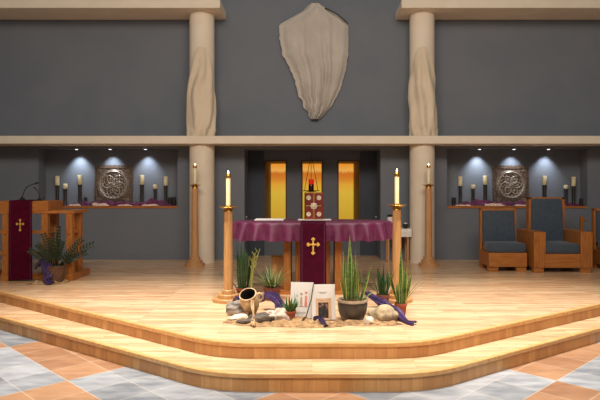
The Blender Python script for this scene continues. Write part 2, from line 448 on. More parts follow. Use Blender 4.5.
# nave floor, platform and step
zS, zF = -0.155, -0.32
S(MB().box(-12, 12, -3, 12.5, zF-0.1, zF).build('floor', M['tiles']))
def edge_path(xl, xr, Yc, sl, sr, R, xe=8.4):
    """front edge of a step: left diagonal, rounded corner, straight, rounded corner, right diagonal"""
    pts = [(-xe, Yc + sl*(xe+xl))]
    for (xc, sl_, side) in ((xl, sl, -1), (xr, sr, 1)):
        ang = math.atan(sl_); T = R*math.tan(ang/2); n = 14
        arc = []
        for i in range(n+1):
            a = ang*(1-i/n)
            arc.append((xc + side*(-T) + side*R*sin(a), Yc + R - R*cos(a)))
        if side > 0: arc.reverse()
        pts += arc
    pts.append((xe, Yc + sr*(xe-xr)))
    return pts
def make_step(name, path, z0, z1, riser_name):
    top = MB()
    poly = path + [(8.4, YR+0.0), (-8.4, YR+0.0)]
    vs = [top.bm.verts.new((x, y, z1)) for x, y in poly]
    top.face(vs)
    o = S(top.build(name, M['planks'], recalc=False))
    rs = MB(); L = 0
    for i in range(len(path)-1):
        (x0, y0), (x1, y1) = path[i], path[i+1]
        d = math.hypot(x1-x0, y1-y0); n = max(1, int(d/0.3))
        v = [rs.bm.verts.new(p_) for p_ in ((x0, y0, z0), (x1, y1, z0), (x1, y1, z1-0.03), (x0, y0, z1-0.03))]
        rs.face(v, [(L, 0.0), (L+d, 0.0), (L+d, z1-z0), (L, z1-z0)], True)
        L += d
    rs.build('riser', M['riser'], o, recalc=False)
    nsg = MB()
    prev = None
    for i, (x, y) in enumerate(path):
        a = path[max(i-1, 0)]; b_ = path[min(i+1, len(path)-1)]
        d = Vector((b_[0]-a[0], b_[1]-a[1])); d.normalize(); nrm = Vector((d.y, -d.x))
        ring = [nsg.bm.verts.new((x+nrm.x*q_[0], y+nrm.y*q_[0], z1+q_[1])) for q_ in ((-0.03, 0.001), (0.008, 0.001), (0.014, -0.006), (0.014, -0.038), (0.011, -0.043), (-0.01, -0.043))]
        if prev:
            for j in range(5): nsg.face([prev[j], ring[j], ring[j+1], prev[j+1]], None, False)
        prev = ring
    nsg.build('nosing', M['nosing'], o)
    return o
make_step('floor_platform', edge_path(-0.90, 1.04, 5.55, 0.765, 0.70, 1.05), zS, 0.0, 'riser')
make_step('floor_step', edge_path(-0.87, 1.04, 5.13, 0.725, 0.715, 1.1), zF, zS, 'riser')

# ------------------------------------------------------------------ veiled hangings
def shroud():
    t = thing('veiled_cross', (0, 0, 0), 'large grey veil shrouding a cross high on the upper wall', 'veiled cross')
    Y = 11.5
    L = [(4, 308), (10, 302), (17, 290), (24, 278.6), (36, 279.5), (50, 281.5), (59, 284), (64, 288.5), (70, 291), (78, 293.5), (85, 296), (93, 298), (101, 302), (108, 304.5), (114, 308.5), (119, 310.5)]
    Rr = [(4, 322), (10, 332), (17, 342), (24, 348.8), (52, 348.6), (70, 346), (88, 341), (104, 333), (112, 326.5), (118, 320), (119, 319)]
    def ev(tb, y):
        for (y0, x0), (y1, x1) in zip(tb, tb[1:]):
            if y <= y1: return x0 + (x1-x0)*(y-y0)/(y1-y0)
        return tb[-1][1]
    m = MB()
    def fn(u, v):
        py = 4 + 115*v
        jag = (noise.noise(Vector((v*22, 3, 1)))*2.6) if v > 0.25 else 0
        l, r_ = ev(L, py)+jag, ev(Rr, py)-jag*0.3
        px = l + (r_-l)*u
        bulge = math.sin(pi*u)**0.7*0.16*(1-0.45*v)
        fold = 0
        conv = 0.3 + 0.7*v
        ss = (u-0.5)
        fold += 0.030*sin(34*ss + 3*noise.noise(Vector((u*3, v*1.2, 0)))) * min(1, max(0, v*2-0.15))
        fold += 0.020*sin(61*ss + 4*v) * v
        fold += 0.02*sin(22*(v*1.6-abs(ss)*0.9)) * max(0, 0.35-v)*2
        return (WX(px, Y), 11.60 - bulge - fold - 0.015, WZ(py, Y))
    m.grid(fn, 70, 60)
    m.build('veil', M['veil'], t)
    # end of the covered crossbar and its slack upper hem
    p0 = (WX(325, 11.36), 11.42, WZ(7, 11.36)); p1 = (WX(348, 11.5), 11.5, WZ(23.5, 11.5))
    MB().tube([p0, ((p0[0]+p1[0])/2, 11.40, (p0[2]+p1[2])/2+0.02), p1], 0.012, 6).build('hem_fold', M['holder'], t)
    t2 = None
    bpts = [(WX(x, 11.6), WZ(y, 11.6)) for x, y in ((288, 26), (340, 26), (340, 33), (288, 33))]
    MB().box(bpts[0][0], bpts[1][0], 11.56, 11.64, bpts[2][1], bpts[0][1]).box(-0.07, 0.07, 11.56, 11.64, WZ(100, 11.6), WZ(8, 11.6)).build('cross', M['dark_wood'], t)
shroud()
def column_veil(px, label, flip):
    Xc, Yc, R = WX(px, 11.27), 11.27, 0.24
    m = MB()
    z0, z1 = bz1+0.002, WZ(47, 11.05)
    def fn(u, v):
        zz = z1 + (z0-z1)*v
        wdt = 0.22 + 0.98*min(1, v/0.55)**0.7
        wdt *= 1.0 - 0.10*max(0, v-0.75)*4
        a = (u-0.5)*2*wdt*1.28 + flip*(0.30*(1-v)*0.6 - 0.03)
        s_ = u-0.5
        rr = R + 0.012 + 0.045*min(1, v*2.2)*cos(pi*s_)**0.6
        rr += 0.022*sin(26*s_*(0.5+v*0.5) + flip*5*v + 2.5*noise.noise(Vector((u*2, v*3, px)))) * min(1, v*3)
        rr += 0.018*sin(40*(s_ - flip*0.25*v)) * max(0, v-0.55)
        if v > 0.9: rr += 0.02*sin(18*s_)
        if u in (0, 1) or v == 0: rr = R+0.004
        return (Xc + rr*sin(a), Yc - rr*cos(a), zz)
    m.grid(fn, 44, 60)
    o = m.build('statue_veil', M['veil_cream'])
    tag(o, label, 'veil', 'cream veils on the columns')
column_veil(202, 'cream veil draped over the left column, above the candle stand beside the plants-and-lectern side', 1)
column_veil(422, 'cream veil draped over the right column, on the chairs side', -1)
for o in bpy.data.objects:
    if o.name == 'statue_veil': o['label'] = 'cream veil wrapped on the column on the lectern side'
    if o.name == 'statue_veil.001': o['label'] = 'cream veil wrapped on the column on the armchair side'

# ------------------------------------------------------------------ niches
spot_names = ['nearest the outer end', 'above the carved panel', 'nearest the column']
def niche_spots(side, pxs, order):
    nm = 'lectern-side niche' if side == 'l' else 'chair-side niche'
    for px, d in zip(pxs, order):
        Yl = 11.76; X = WX(px, Yl)
        t = thing('recessed_spotlight', (X, Yl, nz1-0.001), 'small recessed spotlight in the %s ceiling, %s' % (nm, d), 'spotlight', 'niche spotlights')
        MB().lathe([(0.048, 0), (0.048, -0.005), (0.03, -0.007), (0.03, 0)], seg=20).build('trim_ring', M['spot_trim'], t)
        MB().lathe([(0.030, -0.004), (0.027, -0.010), (0.015, -0.014), (0.005, -0.015)], seg=16).build('bulb', M['spot_bulb'], t)
        ld = bpy.data.lights.new('niche_spot', 'SPOT'); ld.energy = SPOT_E[(side, d)]*6; ld.color = (0.80, 0.89, 1.0)
        ld.spot_size = radians(84); ld.spot_blend = 1.0; ld.shadow_soft_size = 0.03
        lo = bpy.data.objects.new('niche_spot', ld); COL.objects.link(lo)
        lo.location = (X, Yl, nz1-0.04)
        dr = Vector((X, YN+0.02, nz1-0.62)) - Vector(lo.location)
        lo.rotation_euler = dr.to_track_quat('-Z', 'Y').to_euler()
SPOT_E = {('l', spot_names[0]): 6, ('l', spot_names[1]): 4.5, ('l', spot_names[2]): 5,
          ('r', spot_names[0]): 5, ('r', spot_names[1]): 4.5, ('r', spot_names[2]): 6}
niche_spots('l', (76.5, 110, 145.5), spot_names)
niche_spots('r', (479.5, 514, 548.5), spot_names[::-1])

def carved_panel(px0, px1, ptop, label):
    Yp = 11.84
    x0, x1 = WX(px0, Yp), WX(px1, Yp); W = x1-x0; zt = WZ(ptop, Yp); H = zt-NZ
    t = thing('carved_panel', ((x0+x1)/2, Yp, NZ), label, 'carved panel', 'carved mandala panels')
    hw = W/2
    out = []
    for i in range(48):
        a = i/48*4; k = int(a); f = a-k
        p_ = [(-hw+W*f, 0), (hw, H*f), (hw-W*f, H), (-hw, H-H*f)][k]
        cx, cz = p_[0], p_[1]-H/2
        wv = 1 + 0.012*sin(i*1.9)
        out.append((cx*wv, max(0, cz*wv+H/2)))
    lean = Matrix.Rotation(radians(-4), 4, 'X')
    def fin(m, name, mt, par=t):
        for v in m.bm.verts: v.co = lean @ v.co
        return m.build(name, mt, par)
    fin(MB().prism(out, 0, 0.035, 'y'), 'board', M['carving'])
    m = MB(); zc = H*0.51; R = W*0.385
    def ring(m, cx, cz, rad, th, y, seg=40):
        m.tube([(cx+rad*cos(2*pi*i/seg), y, cz+rad*sin(2*pi*i/seg)) for i in range(seg)], th, 6, closed=True)
    m = MB(); ring(m, 0, zc, R*0.93, 0.021, -0.010, 56); ring(m, 0, zc, R*1.06, 0.006, -0.006, 56)
    fin(m, 'outer_ring', M['silver'])
    m = MB(); q_ = R*0.43
    for i in range(6):
        a = pi/6+i*pi/3
        ring(m, q_*cos(a), zc+q_*sin(a), q_, 0.0125, -0.008, 32)
    for i in range(6):
        a = i*pi/3
        ring(m, q_*cos(a), zc+q_*sin(a), q_, 0.006, -0.006, 32)
    ring(m, 0, zc, q_, 0.006, -0.01, 32)
    fin(m, 'rosette', M['silver'])
    m = MB().lathe([(0.05, 0), (0.045, 0.012), (0.02, 0.02), (0.003, 0.022)], seg=16, mtx=Matrix.Rotation(radians(90), 4, 'X'), c=(0, -0.005, zc))
    fin(m, 'boss', M['silver'])
    for i in range(6):
        a = i*pi/3; m = MB()
        m.lathe([(0.02, 0), (0.015, 0.01), (0.002, 0.013)], seg=10, mtx=Matrix.Rotation(radians(90), 4, 'X'), c=(q_*1.15*cos(a), -0.004, zc+q_*1.15*sin(a)))
        fin(m, 'stud', M['silver'])
    # raised square border and corner scrolls of the carving
    m = MB(); e = 0.03; m_ = W/2-0.045
    for (a, b_, c, d) in ((-m_, m_, 0.05, 0.065), (-m_, m_, H-0.065, H-0.05)): m.box(a, b_, -0.012, 0, c, d, 0.003)
    for sx in (-1, 1): m.box(sx*m_-0.008, sx*m_+0.008, -0.012, 0, 0.05, H-0.05, 0.003)
    fin(m, 'border', M['carving'])
    for sx in (-1, 1):
        for sz in (-1, 1):
            m = MB()
            cx, cz = sx*(m_-0.055), zc+sz*(H/2-0.105)
            m.tube([(cx-sx*0.045*(1-k/14)*cos(k*0.75), -0.004, cz-sz*0.045*(1-k/14)*sin(k*0.75)) for k in range(14)], 0.006, 5)
            fin(m, 'corner_scroll', M['silver'])
carved_panel(94, 132, 165, 'square dark carved panel with pewter mandala, in the niche behind the lectern')
carved_panel(493.5, 529.5, 165.2, 'square dark carved panel with pewter mandala, in the niche behind the chairs')

def niche_candle(px, ctop, cbot, cw, hw_, where, side, short=False):
    Yc = 11.82; X = WX(px, Yc)
    zc = WZ(cbot, Yc); zt = WZ(ctop, Yc); rw = hw_/2*Yc/F; rc_ = cw/2*Yc/F
    nm = 'lectern-side niche' if side == 'l' else 'chair-side niche'
    h = zc-NZ
    t = thing('candle_holder', (X, Yc, NZ), '%s dark candle holder in %s, %s' % ('short' if short else 'tall', nm, where), 'candle holder', 'dark candle holders in the niches')
    MB().lathe([(rw*1.25, 0), (rw*1.25, 0.012), (rw*0.95, 0.03), (rw*0.85, h*0.5), (rw*0.95, h-0.03), (rw*0.95, h-0.012)], seg=20).build('column', M['holder'], t)
    MB().lathe([(rw*0.95, h-0.012), (rw*1.3, h-0.004), (rw*1.3, h)], seg=20).build('cup', M['holder'], t)
    c = thing('pillar_candle', (X, Yc, zc), '%s cream candle in %s, %s' % ('short' if short else 'tall', nm, where), 'candle', 'pillar candles in the niches')
    hh = zt-zc
    if short: prof = [(rc_*0.8, 0), (rc_, 0.02), (rc_, hh-0.025), (rc_*0.8, hh), (rc_*0.4, hh-0.01)]
    else: prof = [(rc_*0.95, 0), (rc_, 0.005), (rc_, hh-0.006), (rc_*0.92, hh), (rc_*0.5, hh-0.008)]
    MB().lathe(prof, seg=22).build('wax', M['wax_old'], c)
    MB().tube([(0, 0, hh-0.012), (0, 0, hh+0.008), (0.003, 0, hh+0.014)], 0.003, 5).build('wick', M['black'], c)
for a in ((57.3, 176, 185.3, 4.2, 3.6, 'farthest from the column', 'l'),
          (65.2, 183.6, 189, 4.6, 3.8, 'beside the outermost tall one', 'l', True),
          (80, 175, 184.6, 4.6, 4, 'just outside the carved panel', 'l'),
          (142, 175, 184.6, 4.4, 3.9, 'just inside the carved panel', 'l'),
          (155.2, 184.5, 189, 4.2, 3.4, 'between two tall ones beside the column', 'l', True),
          (165.8, 176.5, 185.6, 4.2, 3.6, 'nearest the column', 'l'),
          (460.2, 176.5, 186, 4.2, 3.6, 'nearest the column', 'r'),
          (473, 184.6, 188.8, 4.6, 3.6, 'between two tall ones beside the column', 'r', True),
          (485.2, 175.6, 184.6, 4.4, 4, 'beside the carved panel, column side', 'r'),
          (544.5, 175.8, 185, 4.4, 4.2, 'above the back of the armchair', 'r'),
          (566, 184.8, 189, 4.4, 3.6, 'just past the back of the armchair', 'r', True),
          (573.6, 176.8, 186.2, 4.4, 3.8, 'farthest from the column', 'r')):
    niche_candle(*a)
def votive(px, top, wpx, label):
    Yc = 11.86; h = WZ(top, Yc)-NZ; r_ = wpx/2*Yc/F
    t = thing('votive_cup', (WX(px, Yc), Yc, NZ), label, 'votive cup', 'dark votive cups in the niches')
    MB().lathe([(r_*0.8, 0), (r_, 0.02), (r_, h), (r_*0.85, h), (r_*0.8, h*0.5)], seg=18).build('cup', M['holder'], t)
    MB().lathe([(r_*0.7, h*0.5), (r_*0.7, h*0.8), (r_*0.3, h*0.82)], seg=14).build('wax', M['holder'], t)
votive(41.8, 196.5, 4, 'dark votive cup at the outer end of the lectern-side ledge')
votive(85.5, 197.5, 3, 'dark votive cup beside the carved panel on the lectern-side ledge')
votive(170, 197.5, 4, 'dark votive cup near the column on the lectern-side ledge, closer to the candle')
votive(174, 197, 3.6, 'dark votive cup at the very column end of the lectern-side ledge')
votive(453.8, 197.5, 4, 'dark votive cup at the column end of the chair-side ledge')
votive(581.5, 198.5, 4, 'dark votive cup at the far end of the chair-side ledge')

def scarf(name, pts, wd, ht, mt, label, cat, seed, group=None, n=90, over=0.0):
    """crumpled length of cloth lying along a path"""
    m = MB()
    P_ = [Vector(p_) for p_ in pts]
    def along(u):
        x = u*(len(P_)-1); k = min(int(x), len(P_)-2); f = x-k
        return P_[k].lerp(P_[k+1], f), (P_[k+1]-P_[k]).normalized()
    def fn(u, v):
        c, d = along(u); side = Vector((-d.y, d.x, 0))
        if side.length < 1e-3: side = Vector((0, 1, 0))
        side.normalize()
        o = Vector((seed*2.3, seed, 0))
        wv = wd*(0.55+0.6*abs(noise.noise(o+Vector((c.x*3.5, 0, 3)))))*(0.35+0.65*min(1, 8*min(u, 1-u)+0.15))
        sh = wd*0.35*noise.noise(o+Vector((u*6, 5, 0)))
        s_ = (v-0.5)*2
        z = ht*(1-abs(s_)**2.2)*(0.3+0.95*abs(noise.noise(o+Vector((c.x*4.5, v*1.5, 1)))))*min(1, 6*min(u, 1-u)+0.05)
        z += ht*0.3*(noise.noise(o+Vector((c.x*9, v*4, 2)))+0.1)*(1-s_*s_)
        return c + side*(s_*wv+sh) + Vector((0, 0, max(0.0025, z)))
    m.grid(fn, n, 14)
    o = m.build(name, mt); return tag(o, label, cat, group)
def niche_cloth(a, b_, side, sd):
    nm = 'lectern-side niche ledge' if side == 'l' else 'chair-side niche ledge'
    n = 9
    p1 = [(WX(a+(b_-a)*i/n, 11.74), 11.745+0.02*sin(i*2.1), NZ) for i in range(n+1)]
    scarf('plum_scarf', p1, 0.075, 0.16, M['plum_dark'], 'dark plum scarf crumpled along the %s' % nm, 'scarf', sd, n=150)
    k = 0
    for (f0, f1) in ((0.02, 0.14), (0.22, 0.40), (0.47, 0.62), (0.70, 0.86)):
        p2 = [(WX(a+(b_-a)*(f0+(f1-f0)*i/4), 11.69), 11.68+0.012*sin(i*1.7+k), NZ+0.001) for i in range(5)]
        where = ('outer end', 'outer middle', 'inner middle', 'column end')[k if side == 'l' else 3-k]
        scarf('blush_scarf', p2, 0.03, 0.05+0.02*(k % 2), M['blush'], 'pale blush scarf twist at the %s of the %s' % (where, nm), 'scarf', sd+5+k*1.7, 'blush scarves on the niche ledges', n=50)
        k += 1
niche_cloth(66, 174, 'l', 1.3)
niche_cloth(452, 585, 'r', 4.7)

# ------------------------------------------------------------------ candle stands
def taper_candle(loc, r_, h, label):
    c = thing('altar_candle', loc, label, 'candle', 'lit candles on wooden stands')
    MB().lathe([(r_, 0), (r_, h*0.84), (r_*0.9, h*0.86)], seg=20).build('wax', M['wax'], c)
    MB().lathe([(r_*1.15, h*0.82), (r_*1.22, h*0.83), (r_*1.18, h*0.90), (r_*0.7, h*0.945), (r_*0.3, h*0.95)], seg=20).build('follower', M['brass'], c)
    MB().lathe([(0.004, h*0.945), (r_*0.30, h*0.965), (r_*0.22, h*0.99), (0.002, h*1.03)], seg=10).build('flame', M['flame'], c)
def stand(name, X, Y, zplate, plate_r, r0, r1, tiers, mt, label, group):
    t = thing(name, (X, Y, 0), label, 'candle stand', group)
    z = 0
    for i, (rr, hh) in enumerate(tiers):
        MB().lathe([(rr, z), (rr, z+hh-0.006), (rr-0.006, z+hh)], seg=40).build('base_tier', mt, t); z += hh
    MB().lathe([(r0, z), (r1, zplate-0.05)], seg=28).build('shaft', mt, t)
    m = MB().lathe([(r1*1.05, zplate-0.055), (r1*0.9, zplate-0.03), (plate_r*0.55, zplate-0.02), (plate_r, zplate), (plate_r*0.97, zplate+0.006), (plate_r*0.4, zplate-0.008), (plate_r*0.35, zplate-0.008)], seg=32)
    m.lathe([(0.036, zplate-0.01), (0.036, zplate+0.02), (0.03, zplate+0.02)], seg=18)
    m.build('drip_plate', M['brass'], t)
    return t
for X, sd in ((-1.073, 'jar'), (1.087, 'big stone')):
    stand('candle_stand', X, 7.51, 1.205 if X < 0 else 1.228, 0.125, 0.060, 0.054, ((0.20, 0.045), (0.135, 0.05), (0.082, 0.055)), M['ash'],
          'pale wooden floor candle stand beside the altar, behind the %s' % ('clay jar' if X < 0 else 'small terracotta snake plant'), 'candle stands flanking the altar')
    taper_candle((X, 7.51, 1.20 if X < 0 else 1.222), 0.029, 0.46, 'lit ivory candle on the altar stand on the %s side' % ('lectern' if X < 0 else 'armchair'))
for X in (-2.147, 2.137):
    stand('candle_stand', X, 10.75, 1.482, 0.115, 0.066, 0.056, ((0.18, 0.055), (0.135, 0.055), (0.095, 0.055)), M['ash_dark'],
          'tall tan wooden candle stand in front of the column on the %s side' % ('lectern' if X < 0 else 'armchair'), 'candle stands before the columns')
    taper_candle((X, 10.75, 1.482), 0.030, 0.385, 'lit candle on the stand before the column on the %s side' % ('lectern' if X < 0 else 'armchair'))

# ------------------------------------------------------------------ altar
AY, AZ, A_, B_ = 8.25, 0.975, 1.10, 0.46
t = thing('altar', (0.01, AY, 0), 'oval wooden altar table under the plum cloth', 'altar')
def oval(a, b_, n=64, e=2.5):
    return [(a*math.copysign(abs(cos(2*pi*i/n))**(2/e), cos(2*pi*i/n)), b_*math.copysign(abs(sin(2*pi*i/n))**(2/e), sin(2*pi*i/n))) for i in range(n)]
MB().prism(oval(A_-0.012, B_-0.012), 0.90, AZ-0.004).build('tabletop', M['oakh'], t)
MB().box(-0.24, 0.24, -0.18, 0.2, 0.05, 0.90, 0.006).build('pedestal', M['oak'], t)
for sx in (-1, 1):
    MB().box(min(sx*0.30, sx*0.40), max(sx*0.30, sx*0.40), -0.26, 0.28, 0.05, 0.90, 0.006).build('side_panel', M['oak'], t)
MB().box(-0.46, 0.46, -0.30, 0.32, 0, 0.05, 0.006).build('base', M['oakh'], t)
MB().box(-0.582, -0.405, -0.02, 0.20, 0.0, 0.475, 0.002).build('side_block', M['ash'], t)
# cloth
m = MB(); n = 260; rings = []
base = oval(A_, B_, n)
per = [0]
for i in range(n):
    a, b_ = base[i], base[(i+1) % n]; per.append(per[-1]+math.hypot(b_[0]-a[0], b_[1]-a[1]))
tot = per[-1]
def nrm(i):
    a, b_ = base[i-1], base[(i+1) % n]; d = Vector((b_[0]-a[0], b_[1]-a[1])); d.normalize(); return Vector((d.y, -d.x))
NV = 14
for k in range(NV+1):
    ring = []
    for i in range(n):
        nx = nrm(i); v = k/NV; s_ = per[i]
        endf = min(1, abs(base[i][0])/A_)**1.5
        ph = s_*2*pi*25/tot + 1.6*noise.noise(Vector((s_*1.1, 0, 0)))
        sh = sin(ph); sh = math.copysign(abs(sh)**0.7, sh); fold = (0.042*endf+0.026)*sh*v**0.7 + 0.008*sin(ph*2.3+1)*v
        out = 0.006 + 0.032*v*(0.8+endf) + fold
        z = AZ + 0.004*(1-v) - 0.235*v - (0.012*sin(ph*0.5)*v*endf)
        if k == 0: out = -0.004; z = AZ+0.004
        ring.append(m.bm.verts.new((base[i][0]+nx.x*out, base[i][1]+nx.y*out, z)))
    rings.append(ring)
for k in range(NV):
    for i in range(n):
        j = (i+1) % n; m.face([rings[k][i], rings[k][j], rings[k+1][j], rings[k+1][i]], None, True)
m.face(rings[0])
tag(m.build('altar_cloth', M['purple'], loc=(0.01, AY, 0)), 'plum purple cloth draped over the altar with a scalloped fall', 'altar cloth')
def budded_cross(w_, h_, y, zc):
    m = MB(); s_ = w_*0.07
    m.box(-s_, s_, y, y+0.006, zc-h_*0.5, zc+h_*0.5)
    ah = zc+h_*0.10
    m.box(-w_*0.5, w_*0.5, y, y+0.006, ah-s_, ah+s_)
    def bud(cx, cz, dx, dz):
        r_ = w_*0.085
        for (ox, oz) in ((dx*r_*1.0, dz*r_*1.0), (dz*r_*1.1, dx*r_*1.1), (-dz*r_*1.1, -dx*r_*1.1)):
            m.lathe([(r_, 0), (r_, 0.008), (r_*0.6, 0.010)], seg=12, mtx=Matrix.Rotation(radians(90), 4, 'X'), c=(cx+ox, y+0.006, cz+oz))
    bud(-w_*0.42, ah, -1, 0); bud(w_*0.42, ah, 1, 0); bud(0, zc+h_*0.42, 0, 1); bud(0, zc-h_*0.42, 0, -1)
    m.lathe([(w_*0.13, 0), (w_*0.13, 0.010), (w_*0.08, 0.013)], seg=14, mtx=Matrix.Rotation(radians(90), 4, 'X'), c=(0, y+0.006, ah))
    return m
def runner(name, X, yf, ytop_back, ztop, zbot, w_, mt, label, cw, ch, cz, ripple=0.006):
    t = thing(name, (X, yf, 0), label, 'cloth runner')
    m = MB()
    run = ytop_back; L = run + (ztop-zbot)
    def fn(u, v):
        s_ = v*L; x = (u-0.5)*w_*(1+0.04*max(0, (s_-run)/(L-run)))
        rp = ripple*sin(u*9+0.7)*max(0, (s_-run)/(L-run))
        if s_ <= run: return (x, run-s_, ztop)
        d = s_-run
        return (x, -0.01-rp - 0.004*min(1, d*20), ztop-d)
    m.grid(fn, 16, 60)
    m.build('fabric', mt, t)
    budded_cross(cw, ch, -0.028, cz).build('cross_emblem', M['gold'], t)
    for sx in (-1, 1):
        MB().box(sx*(w_/2-0.022)-0.004, sx*(w_/2-0.022)+0.004, -0.022, -0.018, zbot+0.01, ztop-0.01).build('edge_braid', M['braid'], t)
    return t
runner('altar_runner', 0.015, AY-B_-0.085, 0.64, AZ+0.008, 0.13, 0.335, M['runner'], 'dark plum runner with gold cross hanging down the front of the altar', 0.15, 0.215, 0.685)

# things on the altar
def gospel():
    Y = 8.5; s = F/Y; z0 = AZ+0.012
    W = 0.27; H = WZ(192.5, Y)-z0
    t = thing('gospel_book', (WX(313.8, Y), Y, z0), 'dark red book with round medallions standing upright on the altar', 'book')
    MB().box(-W/2, W/2, -0.03, -0.018, 0, H, 0.002).box(-W/2, W/2, 0.02, 0.032, 0, H, 0.002).box(-W/2, -W/2+0.012, -0.03, 0.032, 0, H, 0.002).build('cover', M['book'], t)
    MB().box(-W/2+0.01, W/2-0.008, -0.018, 0.02, 0.006, H-0.006).build('pages', M['paper'], t)
    rx = Matrix.Rotation(radians(90), 4, 'X')
    for sx in (-1, 1):
        for sz in (-1, 1):
            MB().lathe([(0.034, 0), (0.034, 0.006), (0.024, 0.009), (0.012, 0.006)], seg=18, mtx=rx, c=(sx*0.075, -0.03, H/2+sz*0.118)).build('medallion', M['book_pearl'], t)
    m = MB()
    for i in range(8):
        a = i*pi/4; m.lathe([(0.018, 0), (0.018, 0.006), (0.01, 0.009)], seg=12, mtx=rx, c=(0.034*cos(a), -0.03, H/2+0.034*sin(a)))
    m.lathe([(0.034, 0), (0.03, 0.012), (0.01, 0.016)], seg=18, mtx=rx, c=(0, -0.03, H/2))
    m.build('centre_rosette', M['book_pearl'], t)
    for (a, b_, c, d) in ((-0.012, 0.012, H/2+0.06, H-0.02), (-0.012, 0.012, 0.02, H/2-0.06), (-0.11, -0.058, H/2-0.008, H/2+0.008), (0.058, 0.11, H/2-0.008, H/2+0.008)):
        MB().box(a, b_, -0.036, -0.03, c, d, 0.001).build('gold_band', M['book_gold'], t)
    MB().box(-W/2+0.006, W/2-0.006, -0.034, -0.03, H-0.014, H-0.008).build('gold_band', M['book_gold'], t)
    MB().box(-W/2+0.006, W/2-0.006, -0.034, -0.03, 0.008, 0.014).build('gold_band', M['book_gold'], t)
gospel()
zA = AZ+0.0085
tag(MB().box(WX(255.5, 8.45), WX(284, 8.45), 8.28, 8.62, zA, zA+0.012, 0.003).build('folded_linen', M['linen']), 'flat white folded linen on the lectern end of the altar top', 'linen')
tag(MB().box(WX(298, 8.5), WX(331, 8.5), 8.33, 8.64, zA, zA+0.003).build('linen_square', M['linen']), 'white linen square under the standing red book', 'linen')
for px, lb in ((246.5, 'small dark cruet on the lectern end of the altar'), (376, 'small dark cruet on the armchair end of the altar')):
    t = thing('cruet', (WX(px, 8.5), 8.5, AZ+0.004), lb, 'cruet', 'cruets on the altar')
    MB().lathe([(0.016, 0), (0.018, 0.012), (0.010, 0.028), (0.007, 0.036), (0.010, 0.04)], seg=14).build('bottle', M['holder'], t)
    MB().lathe([(0.007, 0.04), (0.009, 0.047), (0.003, 0.053)], seg=10).build('stopper', M['glass_dull'], t)

# hanging sanctuary lamp in front of the middle window
def lamp():
    Y = 12.1; X = WX(311.2, Y); zb = WZ(191.5, Y)
    t = thing('sanctuary_lamp', (X, Y, zb), 'red sanctuary lamp hanging on three thin chains before the middle window', 'hanging lamp')
    MB().lathe([(0.03, -0.012), (0.17, 0.012), (0.175, 0.02), (0.17, 0.022), (0.05, 0.005)], seg=28).build('dish', M['dark_wood'], t)
    MB().lathe([(0.048, 0.01), (0.055, 0.02), (0.055, 0.14), (0.05, 0.15)], seg=20).build('candle_cup', M['red_glass'], t)
    MB().lathe([(0.05, 0.15), (0.055, 0.16), (0.055, 0.255), (0.045, 0.25)], seg=20).build('red_glass', M['ember'], t)
    top = Vector((0, 0, rz1-zb-0.002))
    for i in range(3):
        a = pi/2+i*2*pi/3
        p0 = Vector((0.16*cos(a), 0.16*sin(a), 0.02)); p1 = Vector((0.03*cos(a), 0.03*sin(a), 0.64))
        MB().tube([p0, p1], 0.006, 5).build('chain', M['dark_wood'], t)
    MB().lathe([(0.035, 0.635), (0.035, 0.65), (0.01, 0.67)], seg=14).tube([(0, 0, 0.66), top], 0.006, 5).build('hanger', M['dark_wood'], t)
lamp()

# credence table behind the altar
t = thing('credence_table', (WX(397.5, 11.25), 11.3, 0), 'small side table with white cloth beside the column behind the altar', 'side table')
sc_ = 52.1; hw = 0.235
MB().box(-hw, hw, -0.17, 0.17, 0.60, 0.64, 0.004).build('tabletop', M['ash'], t)
for sx in (-1, 1):
    for sy in (-1, 1):
        MB().box(sx*(hw-0.05)-0.018, sx*(hw-0.05)+0.018, sy*0.13-0.018, sy*0.13+0.018, 0, 0.60, 0.003).build('leg', M['ash_dark'], t)
m = MB()
m.grid(lambda u, v: ((u-0.5)*(2*hw+0.03), -0.185 - 0.006*sin(u*30)*max(0, 0.3-v)/0.3 if v < 0.3 else -0.185+(v-0.3)/0.7*0.37, 0.645 if v >= 0.3 else 0.645-(0.3-v)/0.3*0.15), 40, 12)
tag(m.build('table_linen', M['linen'], loc=(WX(397.5, 11.25), 11.3, 0)), 'white linen over the small side table behind the altar', 'linen')
t = thing('water_pitcher', (WX(390, 11.3), 11.3, 0.648), 'white pitcher with black lid on the small side table', 'pitcher')
MB().lathe([(0.055, 0), (0.06, 0.02), (0.055, 0.16), (0.05, 0.22)], seg=18).build('body', M['linen'], t)
MB().lathe([(0.052, 0.22), (0.055, 0.25), (0.02, 0.265)], seg=18).build('lid', M['black'], t)
t = thing('small_bowl', (WX(405.5, 11.25), 11.25, 0.648), 'small dark bowl on the side table next to the column', 'bowl')
MB().lathe([(0.03, 0), (0.05, 0.03), (0.055, 0.09), (0.045, 0.09), (0.04, 0.03)], seg=18).build('body', M['holder'], t)
MB().lathe([(0.044, 0.07), (0.03, 0.10), (0.01, 0.11)], seg=12).build('napkin', M['linen'], t)

